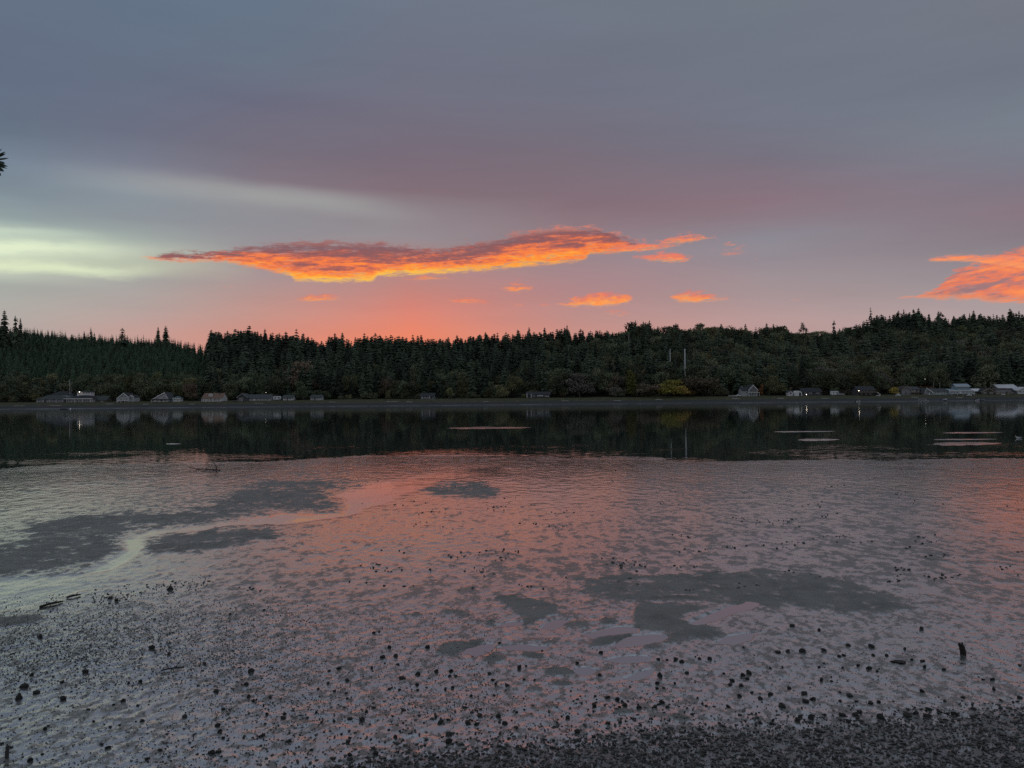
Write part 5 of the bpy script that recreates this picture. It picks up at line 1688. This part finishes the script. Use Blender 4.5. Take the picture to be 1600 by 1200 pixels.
def wire(a, b, sag, label):
    n = 40
    ptsw = [a.lerp(b, i / n) - Vector((0, 0, sag * 4 * (i / n) * (1 - i / n))) for i in range(n + 1)]
    o = MB().tube(ptsw, 0.022, 4).build('power_cable', M_WIRE)
    tag(o, label, 'cable', 'cables of the power line')


wire(P1 + Vector((0, 0, -0.3)), at_y(1760, 462, 480), 16, 'top cable sagging right from the tall pale pole')
wire(P1 + Vector((0, 0, -3.6)), at_y(1760, 480, 480), 13, 'second cable from the top, right of the tall pole')
wire(P1 + Vector((0, 0, -7.5)), at_y(1760, 500, 480), 11, 'third cable from the top, right of the tall pole')
wire(P1 + Vector((0, 0, -10.5)), at_y(1760, 520, 480), 10, 'lowest cable right of the tall pole')
wire(P2 + Vector((0, 0, -0.2)), P1 + Vector((0, 0, -0.2)), 0.2, 'short cable between the two pale power poles')


# ------------------------------------------------------------------ rocks and pebbles on the flat
def mud_z(x, y):
    return float(mud_fields(np.array([x]), np.array([y]))[0][0])


def rock_mesh(name, seed, sub=2, flat=0.7, rough=0.32):
    rr_ = np.random.default_rng(seed)
    bm = bmesh.new(); bmesh.ops.create_icosphere(bm, subdivisions=sub, radius=0.5)
    dirs = rr_.normal(size=(9, 3)); dirs /= np.linalg.norm(dirs, axis=1)[:, None]
    cut = rr_.uniform(0.22, 0.42, 9)
    sx, sy = rr_.uniform(0.9, 1.25), rr_.uniform(0.75, 1.0)
    for v in bm.verts:
        c = np.array(v.co)
        for d, k in zip(dirs, cut):          # planes knocked off the ball
            e = c @ d - k
            if e > 0: c = c - d * e * 0.85
        c = c * (1 + rough * (fbm(np.array([c[0] * 4 + seed]), np.array([c[1] * 4 + c[2] * 3]), 3, seed)[0]))
        v.co = (c[0] * sx, c[1] * sy, c[2] * flat)
    me = bpy.data.meshes.new(name); bm.to_mesh(me); bm.free()
    me.polygons.foreach_set('use_smooth', np.ones(len(me.polygons), bool))
    return me


m_rock, t, p = material('dark_wet_barnacled_rock')
oi = t.new('ShaderNodeObjectInfo'); tcn = t.new('ShaderNodeTexCoord')
n1 = t.noise(tcn.outputs['Object'], 3.0, 5, 0.65); n2_ = t.noise(tcn.outputs['Object'], 14.0, 4, 0.7)
c = t.mix(t.mapr(n1, 0.35, 0.7), (0.032, 0.032, 0.028), (0.085, 0.082, 0.070))
c = t.mix(t.mapr(n2_, 0.60, 0.72, 0, 0.55), c, (0.15, 0.14, 0.12))
k = t.mapr(oi.outputs['Random'], 0, 1, 0.6, 1.3)
t.put(p.inputs['Base Color'], t.mix(1.0, c, t.xyz(k, k, k), 'MULTIPLY'))
t.put(p.inputs['Roughness'], t.mapr(n1, 0.3, 0.7, 0.45, 0.75))
p.inputs['Specular IOR Level'].default_value = 0.35
b = t.new('ShaderNodeBump'); b.inputs['Strength'].default_value = 0.8; b.inputs['Distance'].default_value = 0.06
t.l.new(n2_, b.inputs['Height']); t.l.new(b.outputs[0], p.inputs['Normal'])

ROCKS_ME = []
for i in range(8):
    me = rock_mesh('rock', 100 + i, 2, (0.72, 0.62, 0.8, 0.55, 0.7, 0.66, 0.85, 0.6)[i]); me.materials.append(m_rock); ROCKS_ME.append(me)
C1 = [(1062,60,40),(690,120,36),(728,138,34),(1440,225,22),(965,255,20),(250,365,30),(945,430,40),(1055,470,30),(1278,532,28),(535,577,38),(200,597,34),(1568,577,38),(150,670,44),(390,645,30),(878,640,30),(803,653,24),(228,705,44),(1537,662,34),(1350,700,40),(120,735,54),(395,750,40),(1555,742,32),(1583,773,26),(770,768,30),(862,802,22),(710,798,18),(1397,820,32),(552,832,22),(1155,868,36),(890,902,26),(125,888,20),(1358,935,30),(748,932,20),(690,950,18),(585,910,18),(280,960,32),(303,943,18),(1375,975,30),(1395,1020,24),(12,1055,26),(68,1088,22),(670,1085,32),(637,1062,20),(1185,1052,18),(1000,1102,28),(265,1135,22),(190,1175,28),(918,1162,32),(1325,1110,44),(1365,1106,36)]
C2 = [(153,57,14),(50,203,16),(30,552,16),(735,342,22),(768,338,16),(832,430,32),(1070,428,34),(875,480,38),(790,487,40),(517,552,52),(457,574,36),(725,563,26),(887,537,22),(805,532,16),(1010,590,42),(910,620,40),(1127,578,38),(1217,573,40),(1250,607,28),(1210,610,24),(1008,665,36),(450,660,26),(572,637,28),(490,712,24),(390,697,24),(833,690,28),(895,700,22),(1010,702,22),(1182,695,24),(1230,680,28),(1497,660,26),(1568,668,36),(1478,632,28),(1458,592,28),(1523,404,26),(1345,738,30),(90,744,32),(563,722,24),(570,757,24),(738,814,32),(922,828,34),(374,850,24),(173,880,34),(178,855,22),(70,860,20),(1125,880,30),(1155,912,36),(1400,868,38),(1385,842,20),(1515,868,46),(1320,915,46),(1380,925,34),(1558,920,36),(665,892,36),(487,905,30),(585,890,30),(40,1000,44),(1205,992,50),(1205,1045,50),(345,1103,24),(585,1138,40),(745,1125,40),(205,1040,32),(870,1020,30),(575,1050,34)]
C3 = [(187,447,24),(553,462,28),(410,527,28),(45,555,36),(88,548,22),(140,637,22),(73,637,20),(548,604,34),(787,498,22),(915,507,28),(1022,500,36),(1062,515,40),(1172,500,28),(1237,496,36),(1147,494,16),(970,510,20),(927,600,46),(1094,584,30),(1323,592,24),(1375,630,46),(1365,662,34),(1478,580,46),(1442,600,38),(1470,622,36),(1433,672,36),(1447,434,24),(908,655,28),(1017,655,26),(907,690,22),(950,690,22),(597,745,38),(660,757,40),(516,795,46),(670,815,32),(703,796,40),(797,812,40),(935,772,50),(895,808,36),(970,810,30),(1160,750,28),(1350,806,32),(1263,808,24),(1190,790,22),(1213,806,20),(763,893,32),(606,927,28),(875,893,26),(348,880,30),(30,960,26),(410,978,40),(810,970,28),(1175,968,28),(512,1018,30),(1497,862,18),(1525,855,22),(1420,738,30),(1500,715,30),(1555,755,32)]
C4 = [(152,293,34),(320,320,30),(60,448,52),(126,450,36),(218,452,40),(345,446,32),(500,415,34),(648,420,38),(472,478,30),(445,487,26),(658,478,24),(740,480,24),(820,503,72),(783,520,30),(900,510,20),(963,511,34),(856,442,22),(960,312,30),(90,553,24),(14,562,20),(320,552,22),(348,533,16),(465,558,22),(563,542,28),(630,558,36),(683,583,20),(978,554,24),(1098,571,26),(333,632,36),(398,645,18),(130,680,34),(395,618,16),(14,728,34),(235,770,44),(278,755,40),(85,795,54),(230,718,40),(513,735,40),(550,780,22),(640,783,32),(690,780,26),(450,775,20),(960,708,36),(1405,632,28),(1343,632,22),(1217,750,26),(1573,540,26),(460,862,42),(548,862,50),(577,845,36),(182,898,44),(272,880,46),(202,878,30),(20,922,36),(505,908,34),(1005,820,40),(920,855,40),(880,870,44),(1000,868,56),(1280,825,34),(1160,858,36),(1070,845,26),(1105,778,22),(1410,695,30),(700,882,46),(1455,820,24),(1575,748,28)]
NAMED = {
    (2, 9): 'largest round rock left of the centre, with a flat stone at its left', (2, 10): 'flat pale-edged stone touching the largest round rock on its left',
    (4, 12): 'wide low rock shelf left of the upright wooden stump', (4, 13): 'small rock leaning on the left of the wide low rock shelf',
    (4, 35): 'biggest rock in the right foreground, alone on shiny mud', (4, 2): 'long flat stone leading the row of rocks right of the puddles',
    (3, 16): 'rounded rock at the right tip of the dark weedy mound', (3, 10): 'taller of two touching rocks right of the puddles', (3, 11): 'lower of two touching rocks right of the puddles',
    (3, 13): 'angular rock right of the two touching rocks', (3, 19): 'jagged rock at the head of the small group right of centre', (3, 40): 'upright narrow rock in the near foreground, right of centre',
    (3, 36): 'dark weed-hung rock, biggest in the foreground cluster below the puddles', (3, 7): 'rock at the left tip of the dark weedy mound', (3, 32): 'broad rock at the left of the foreground cluster below the puddles',
    (4, 17): 'lone rock on bare mud above and left of the wooden stump', (4, 0): 'lone rock just below the right end of the dark bank', (4, 1): 'second lone rock below the right end of the dark bank',
    (4, 46): 'rock at the right edge below the wooden stump', (1, 18): 'pear-shaped rock alone at the edge of the pebbly left field', (1, 28): 'rock with a trailing weed strand on the smooth left mud',
    (1, 1): 'left rock of the dark clump beside the bright left channel', (1, 2): 'right rock of the dark clump beside the bright left channel', (1, 0): 'dark rock up-right of the clump beside the left channel',
    (2, 5): 'oval rock, left of two above the small dark mounds', (2, 6): 'oval rock touching the left end of the dark mound beside the pinkish puddle', (2, 36): 'single rock on smooth mud left of centre near the bottom',
}
rock_spots = []
for ci, (cx0, lst) in enumerate(((0, C1), (400, C2), (800, C3), (1200, C4)), 1):
    for i, (cx, cy, d) in enumerate(lst):
        rock_spots.append((cx0 + cx / 4, 900 + cy / 4 + d / 10, d / 4.0, NAMED.get((ci, i))))
while len(rock_spots) < 296:
    px, py = random.uniform(380, 1600), random.uniform(1080, 1196)
    rock_spots.append((px, py, random.uniform(3, 6), None))
RMARK = [(1502, 1024, 'upright wooden stump'), (10, 1190, 'wooden stake at the lower left'), (529, 1038, 'largest round rock'), (1405, 1026, 'wide low rock shelf'), (1221, 1099, 'biggest rock of the right foreground'), (968, 1046, 'dark weedy mound'), (735, 1013, 'pinkish puddle'), (1060, 1027, 'two touching rocks'), (1138, 1106, 'upright narrow rock'),
         (1034, 1093, 'dark weed-hung rock'), (1230, 974, 'lone rock below the dark bank'), (1593, 1036, 'rock at the right edge'), (338, 1075, 'pear-shaped rock'), (288, 1118, 'rock with trailing weed'), (175, 932, 'dark clump beside the left channel'), (80, 953, 'short dark log'), (270, 1057, 'thin straight stick'), (608, 1008, 'oval rock left of the dark mounds'),
         (423, 1087, 'single rock on smooth mud'), (1215, 1012, 'long flat stone'), (1144, 1060, 'jagged rock right of centre'), (929, 1100, 'broad rock of the foreground cluster')]


def rock_labels(spots):
    key = []
    for px, py, d, lab in spots:
        m = min(RMARK, key=lambda q: math.hypot(q[0] - px, (q[1] - py) * 1.6))
        dx_, dy_ = px - m[0], (py - m[1]) * 1.6
        w = ('right of' if dx_ > 0 else 'left of') if abs(dx_) > abs(dy_) else ('nearer the viewer than' if dy_ > 0 else 'farther out than')
        key.append((m[2], w, math.hypot(dx_, dy_)))
    out = [None] * len(spots)
    for i in sorted(range(len(spots)), key=lambda j: key[j][2]):
        if spots[i][3]: continue
        n = sum(1 for j in range(len(spots)) if out[j] is not None and key[j][:2] == key[i][:2])
        out[i] = '%s small dark rock %s the %s' % (ORD[min(n, 27)], key[i][1], key[i][0])
    return out


RLAB = rock_labels(rock_spots)
for (px, py, d, lab), rl in zip(rock_spots, RLAB):
    q = at_z(px, py, 0.31)
    dist = (q - CAM).length
    D = d * 0.95 * dist / F_PX
    z = mud_z(q.x, q.y)
    o = link('rock', random.choice(ROCKS_ME))
    fl_ = 0.55 if lab and ('flat' in lab or 'shelf' in lab) else random.uniform(0.85, 1.25)
    o.location = (q.x, q.y, z + D * 0.10 * fl_)
    o.scale = (D * random.uniform(0.9, 1.1), D * random.uniform(0.8, 1.15), D * fl_)
    o.rotation_euler = (random.uniform(-.25, .25), random.uniform(-.25, .25), random.uniform(0, 6.28))
    if lab is None:
        if px < 420: w_, g_ = 'dark rock among the pebbles of the left foreground', 'dark rocks of the left foreground'
        elif px < 800: w_, g_ = 'dark rock scattered on pinkish mud left of the puddles', 'dark rocks on the mud left of the puddles'
        elif px < 1200: w_, g_ = 'dark rock scattered on wet mud around and below the puddles', 'dark rocks around and below the puddles'
        else: w_, g_ = 'dark rock scattered on grey mud of the right foreground', 'dark rocks of the right foreground'
        tag(o, rl, 'rock', g_)
    else:
        tag(o, lab, 'rock', 'rocks on the mudflat that stand out')

m_peb, t, p = material('dark_wet_pebble')
oi = t.new('ShaderNodeObjectInfo')
t.put(p.inputs['Base Color'], t.ramp(oi.outputs['Random'], [(0.0, (0.024, 0.025, 0.022, 1)), (0.5, (0.055, 0.055, 0.048, 1)), (0.8, (0.10, 0.097, 0.085, 1)), (0.95, (0.16, 0.155, 0.14, 1)), (1.0, (0.30, 0.29, 0.27, 1))]))
p.inputs['Roughness'].default_value = 0.5
p.inputs['Specular IOR Level'].default_value = 0.4
PEB = []
for i in range(6):
    me = rock_mesh('pebble', 300 + i, 1, (0.6, 0.5, 0.7, 0.35, 0.8, 0.55)[i], 0.5); me.materials.append(m_peb); PEB.append(me)
cand = []


def scatter(n, x0, x1, y0, y1, s0, s1, dens=None):
    for _ in range(n):
        px, py = random.uniform(x0, x1), random.uniform(y0, y1)
        if dens is not None and random.random() > dens(px, py): continue
        q = at_z(px, py, 0.31)
        cand.append((q.x, q.y, 0.72 * (s0 + (s1 - s0) * random.random() ** 1.8 if random.random() < 0.9 else random.uniform(s1, s1 * 1.5))))


def d_left(px, py):
    c_ = float(vnoise(np.array([px / 45.0]), np.array([py / 22.0]), 5)[0]) + 0.5
    e = max(0.0, 1 - ((px - 130) / 400.0) ** 2) * max(0.0, 1 - ((py - 1000) / 85.0) ** 2)
    return e * (0.35 + 0.8 * c_)


def d_grav(px, py):
    l_ = np.interp(px, [300, 480, 600, 750, 900, 1050, 1250, 1400, 1500, 1600], [1240, 1215, 1188, 1172, 1160, 1142, 1134, 1124, 1116, 1104])
    return 1.0 if py > l_ + random.gauss(0, 13) else 0.06


def d_mid(px, py):
    return min(1.0, max(0.03, (py - 1040) / 130.0)) * (0.4 + 0.9 * (float(vnoise(np.array([px / 40.0]), np.array([py / 18.0]), 9)[0]) + 0.5))


scatter(30000, -60, 520, 925, 1090, 0.014, 0.034, d_left)
scatter(15000, 440, 1680, 1095, 1230, 0.022, 0.060, d_grav)
scatter(3600, 250, 1100, 1050, 1230, 0.016, 0.042, d_mid)
scatter(5200, 330, 780, 955, 1130, 0.012, 0.027)
scatter(2200, 700, 1600, 1010, 1150, 0.012, 0.028)
scatter(6500, 420, 1640, 930, 1140, 0.009, 0.018)
scatter(3000, -60, 480, 1060, 1230, 0.012, 0.028)
scatter(650, 140, 330, 895, 945, 0.025, 0.06, lambda px, py: math.exp(-((py - 932 + (px - 160) * 0.14) / 11.0) ** 2))
for _ in range(110):       # clusters of shell and weed scraps on the outer flat
    cx_, cy_ = random.uniform(300, 1620), random.uniform(728, 925)
    if cx_ < 560 and cy_ < 880: continue
    for _ in range(random.randint(2, 9)):
        q = at_z(cx_ + random.gauss(0, 14), cy_ + random.gauss(0, 2.2), 0.25)
        cand.append((q.x, q.y, random.uniform(0.035, 0.085)))
ca = np.array(cand)
fz = mud_fields(ca[:, 0], ca[:, 1])[0]
rows = []
for (x, y, s_), z in zip(cand, fz):
    rows.append((random.randrange(6), (x, y, z + s_ * 0.10), (s_ * random.uniform(0.8, 1.5), s_ * random.uniform(0.7, 1.1), s_ * random.uniform(0.6, 1.2)), (random.uniform(-.5, .5), random.uniform(-.5, .5), random.uniform(0, 6.28))))
instancer('pebbles', rows, PEB, 'dark pebbles and shell bits strewn over the foreground mud', 'pebbles')

# ------------------------------------------------------------------ wood on the flat
M_DRIFT = simple('dark_sodden_wood', (0.035, 0.030, 0.026), 0.7, 0.35, 0.4, 9.0, 0.6)


def ground(px, py):
    q = at_z(px, py, 0.2)
    return Vector((q.x, q.y, mud_z(q.x, q.y)))


o = empty('driftwood_branch', ground(322, 733)); tag(o, 'dark forked driftwood branch at the water edge on the left', 'branch')
a_, b_ = ground(294, 730.5) - o.location, ground(344, 733) - o.location
MB().tube([a_ + Vector((0, 0, 0.16)), a_.lerp(b_, 0.3) + Vector((0, 0, 0.06)), a_.lerp(b_, 0.65) + Vector((0, 0.02, 0.05)), b_ + Vector((0, 0, 0.03))], [0.012, 0.022, 0.028, 0.034], 7).build('stem', M_DRIFT, o, True)
MB().tube([b_.lerp(a_, 0.1) + Vector((0, 0, 0.03)), b_.lerp(a_, 0.12) + Vector((0, 0, 0.22)), b_.lerp(a_, 0.2) + Vector((0, 0, 0.46))], [0.03, 0.024, 0.012], 6).build('fork', M_DRIFT, o, True)
MB().tube([a_.lerp(b_, 0.45) + Vector((0, 0, 0.05)), a_.lerp(b_, 0.35) + Vector((0, -0.5, 0.06))], [0.03, 0.012], 5).build('twig', M_DRIFT, o, True)
MB().tube([a_.lerp(b_, 0.7) + Vector((0, 0, 0.05)), a_.lerp(b_, 0.6) + Vector((0, -0.9, 0.03))], [0.03, 0.012], 5).build('twig', M_DRIFT, o, True)


def stick(p0, p1, r, label, lift=0.02):
    a_, b_ = ground(*p0), ground(*p1)
    o = empty('stick', a_.lerp(b_, 0.5)); tag(o, label, 'stick')
    L = o.location
    pts_ = [a_ - L + Vector((0, 0, lift)), a_.lerp(b_, 0.4) - L + Vector((0, 0.01, lift + r * 0.6)), a_.lerp(b_, 0.75) - L + Vector((0, -0.01, lift + r * 0.4)), b_ - L + Vector((0, 0, lift))]
    MB().tube(pts_, [r, r * 1.05, r * 0.9, r * 0.6], 7).build('shaft', M_DRIFT, o, True)
    k = a_.lerp(b_, 0.6) - L
    MB().tube([k + Vector((0, 0, lift)), k + Vector((0.03, 0.05, lift + 0.05))], [r * 0.6, r * 0.3], 5).build('stub', M_DRIFT, o, True)


stick((62, 957), (98, 949), 0.022, 'short dark log at the edge of the pebbly left field')
stick((104, 942), (126, 938), 0.02, 'short broken stick right above the dark log on the left')
stick((251, 1060), (288, 1054), 0.010, 'thin straight stick on the mud right of the pebbly left field')
# upright stump
g = ground(1504, 1032)
o = empty('wooden_stump', g); tag(o, 'dark upright wooden stump leaning left on the right foreground mud', 'stump')
H_ = 0.14
MB().tube([(0.012, 0, -0.05), (0.008, 0, 0.04), (-0.006, 0, 0.10), (-0.022, 0.004, H_)], [0.044, 0.040, 0.038, 0.034], 10).build('stem', M_DRIFT, o, True)
for a_, hh in ((0.0, 0.03), (1.5, 0.012), (3.0, 0.026), (4.4, 0.008)):
    MB().tube([(-0.020 + 0.022 * math.cos(a_), 0.022 * math.sin(a_), H_ - 0.02), (-0.024 + 0.022 * math.cos(a_), 0.022 * math.sin(a_), H_ + hh)], [0.016, 0.006], 6).build('splinter', M_DRIFT, o, True)
# stake at the lower left
q = at_y(12, 1165, 8.0)
g = Vector((at_y(10, 1230, 8.0).x, 8.0, mud_z(at_y(10, 1230, 8.0).x, 8.0)))
o = empty('wooden_stake', g); tag(o, 'grey wooden stake standing at the lower left corner', 'stake')
M_STAKE = simple('grey_split_stake', (0.10, 0.095, 0.088), 0.85, 0.25, 0.35, 12.0, 0.6)
dx_ = q.x - g.x
MB().tube([(0, 0, -0.2), (dx_ * 0.5, 0, (q.z - g.z) * 0.5), (dx_, 0, q.z - g.z)], [0.02, 0.019, 0.017], 6).build('shaft', M_STAKE, o)
MB().tube([(dx_ - 0.006, 0, q.z - g.z - 0.01), (dx_ - 0.008, 0, q.z - g.z + 0.018)], [0.008, 0.003], 5).build('splinter', M_STAKE, o)

# gull on the water at the right
g = at_z(1591, 685, 0.0)
o = empty('gull', (g.x, g.y, 0.0), 2.9); tag(o, 'small white bird floating on the water near the right edge', 'bird')
M_GULL = simple('white_plumage', (0.82, 0.82, 0.80), 0.8, 0.2, 0.06, 8.0)
mb_ = MB()
mb_.tube([(-0.30, 0, 0.09), (-0.2, 0, 0.075), (-0.06, 0, 0.06), (0.08, 0, 0.06), (0.15, 0, 0.10), (0.17, 0, 0.16), (0.19, 0, 0.19), (0.225, 0, 0.195), (0.25, 0, 0.185)], [0.012, 0.05, 0.085, 0.08, 0.055, 0.038, 0.042, 0.036, 0.012], 10)
mb_.build('body', M_GULL, o, True)
M_GWING = simple('grey_plumage', (0.35, 0.37, 0.40), 0.8, 0.2, 0.1, 8.0)
for sgn in (-1, 1):
    MB().tube([(0.08, sgn * 0.055, 0.10), (-0.08, sgn * 0.07, 0.11), (-0.24, sgn * 0.03, 0.115), (-0.34, sgn * 0.01, 0.12)], [0.02, 0.04, 0.022, 0.004], 6).build('wing', M_GWING, o, True)
MB().tube([(0.245, 0, 0.187), (0.29, 0, 0.178)], [0.011, 0.003], 5).build('beak', simple('yellow_beak', (0.5, 0.35, 0.05)), o)

# ------------------------------------------------------------------ tree overhanging at the left edge
M_LEAF = simple('dark_leathery_leaf', (0.035, 0.055, 0.028), 0.45, 0.4, 0.25, 20.0)
o = empty('overhanging_tree', (-5.6, 2.6, 0.5)); tag(o, 'dark leafy branch of a bankside tree poking in at the left edge', 'tree')
L0 = o.location
tip = at_y(-9, 252, 5.0) - L0
MB().tube([(0, 0, -0.4), (0.05, 0.1, 1.6), (-0.1, 0.2, 3.2), (0.0, 0.4, 4.6)], [0.13, 0.11, 0.09, 0.05], 9).build('trunk', M_BARK, o, True)
bm_ = MB()
bm_.tube([(-0.1, 0.2, 3.2), (0.45, 1.2, 4.6), tip + Vector((-0.5, -0.3, -0.15)), tip], [0.05, 0.035, 0.018, 0.006], 7)
tips = [tip]
for k_ in range(7):
    e_ = Vector((-0.6 + random.uniform(-1.2, 0.3), random.uniform(-0.6, 1.0), random.uniform(4.2, 6.0)))
    bm_.tube([(-0.05, 0.3, random.uniform(3.4, 4.4)), e_ * 0.5 + Vector((0, 0.1, 2.1)), e_], [0.03, 0.02, 0.006], 6)
    tips.append(e_)
bm_.build('branch', M_BARK, o, True)


def leaf_verts(base, d, side, L, w):
    d = d.normalized(); side = (side - d * side.dot(d)).normalized(); up = d.cross(side)
    r0 = [base, base + d * L * .3 + side * w, base + d * L * .68 + side * w * .8, base + d * L, base + d * L * .68 - side * w * .8, base + d * L * .3 - side * w, base + d * L * .35 - up * w * .3, base + d * L * .7 - up * w * .25]
    top = [(0, 6, 1), (1, 6, 7, 2), (2, 7, 3), (3, 7, 4), (4, 7, 6, 5), (5, 6, 0)]
    n = len(r0)
    vs = r0 + [v - up * 0.0012 for v in r0]
    fs = top + [tuple(i + n for i in reversed(f)) for f in top]
    return vs, fs


for (px, py, L_, w_) in ((3, 232, .075, .010), (9, 237, .07, .009), (9, 240, .06, .010), (14, 247, .085, .008), (8.5, 255, .06, .013), (12.5, 260, .085, .011), (12, 263.5, .08, .006), (6.5, 268, .06, .013), (2, 275, .06, .010)):
    e_ = at_y(px, py, 5.0) - L0
    b0 = tip + Vector((0, 0, (e_.z - tip.z) * 0.45))
    d_ = e_ - b0
    d_ = d_.normalized()
    vs, fs = leaf_verts(e_ - d_ * L_, d_, Vector((0.1, 0.35, 1)) if abs(d_.z) < 0.8 else Vector((1, 0.4, 0)), L_, w_)
    MB().add(vs, fs).build('leaf', M_LEAF, o, True)
lf = MB()
for tp in tips[1:]:
    for k_ in range(46):
        d_ = Vector((random.gauss(0, 1), random.gauss(0, 1), random.gauss(0.3, 0.7)))
        b0 = tp + Vector((random.gauss(0, .22), random.gauss(0, .22), random.gauss(0, .2)))
        if (b0.x + L0.x) / max(b0.y + L0.y, 0.5) > -0.80: continue
        vs, fs = leaf_verts(b0, d_, Vector((random.gauss(0, 1), random.gauss(0, 1), 0.3)), random.uniform(.06, .1), random.uniform(.009, .014))
        lf.add(vs, fs)
lf.build('foliage', M_LEAF, o, True)

# pale drift logs along the far beach
M_LOG = simple('bleached_drift_log', (0.42, 0.40, 0.36), 0.85, 0.2, 0.25, 2.0)
LOGS = [(30, 456, 5.5, 'pale drift log at the far left end of the beach'), (88, 455, 6.5, 'long pale drift log below the left-most houses'), (172, 458, 4.0, 'drift log left of the double-gabled cottage'), (228, 457, 3.5, 'drift log under the big dark tree on the left shore'),
        (300, 458, 4.0, 'drift log between the white shed and the brown-roofed cottage'), (405, 458, 5.0, 'drift log before the long grey house'), (520, 457, 4.0, 'drift log right of the half-hidden white cottages'), (614, 458, 7.5, 'bright drift log near the middle of the dark central shore'),
        (640, 457, 4.0, 'shorter drift log just right of the bright central one'), (760, 457, 3.5, 'drift log between the two shaded cabins'), (884, 458, 4.5, 'drift log right of the low cabin with pale rails'), (965, 458, 5.0, 'drift log left of the poplar foot'),
        (1030, 457, 4.0, 'drift log below the bright yellow tree'), (1150, 458, 4.5, 'drift log below the white parked car'), (1220, 457, 4.0, 'drift log below the spreading yellow-green tree'), (1290, 458, 5.0, 'drift log below the white camper on the right'), (1430, 457, 4.5, 'drift log below the brown-grey house'), (1500, 456, 4.0, 'drift log below the two-storey blue-grey house')]
for px, Y, L_, lab in LOGS:
    x = at_y(px, 622, Y).x
    o = empty('drift_log', (x, Y, lz(x, Y) + 0.12), random.uniform(-0.35, 0.35)); tag(o, lab, 'log', 'drift logs on the far beach')
    r_ = random.uniform(0.16, 0.28)
    MB().tube([(-L_ / 2, 0, 0), (-L_ / 6, 0.05, 0.06), (L_ / 5, -0.05, 0.05), (L_ / 2, 0, 0.0)], [r_ * 1.2, r_, r_ * 0.9, r_ * 0.6], 8).build('trunk', M_LOG, o, True)
    MB().tube([(-L_ / 2 + 0.1, 0, 0), (-L_ / 2 - 0.15, 0.25, 0.35)], [r_ * 0.5, r_ * 0.15], 5).build('root', M_LOG, o, True)
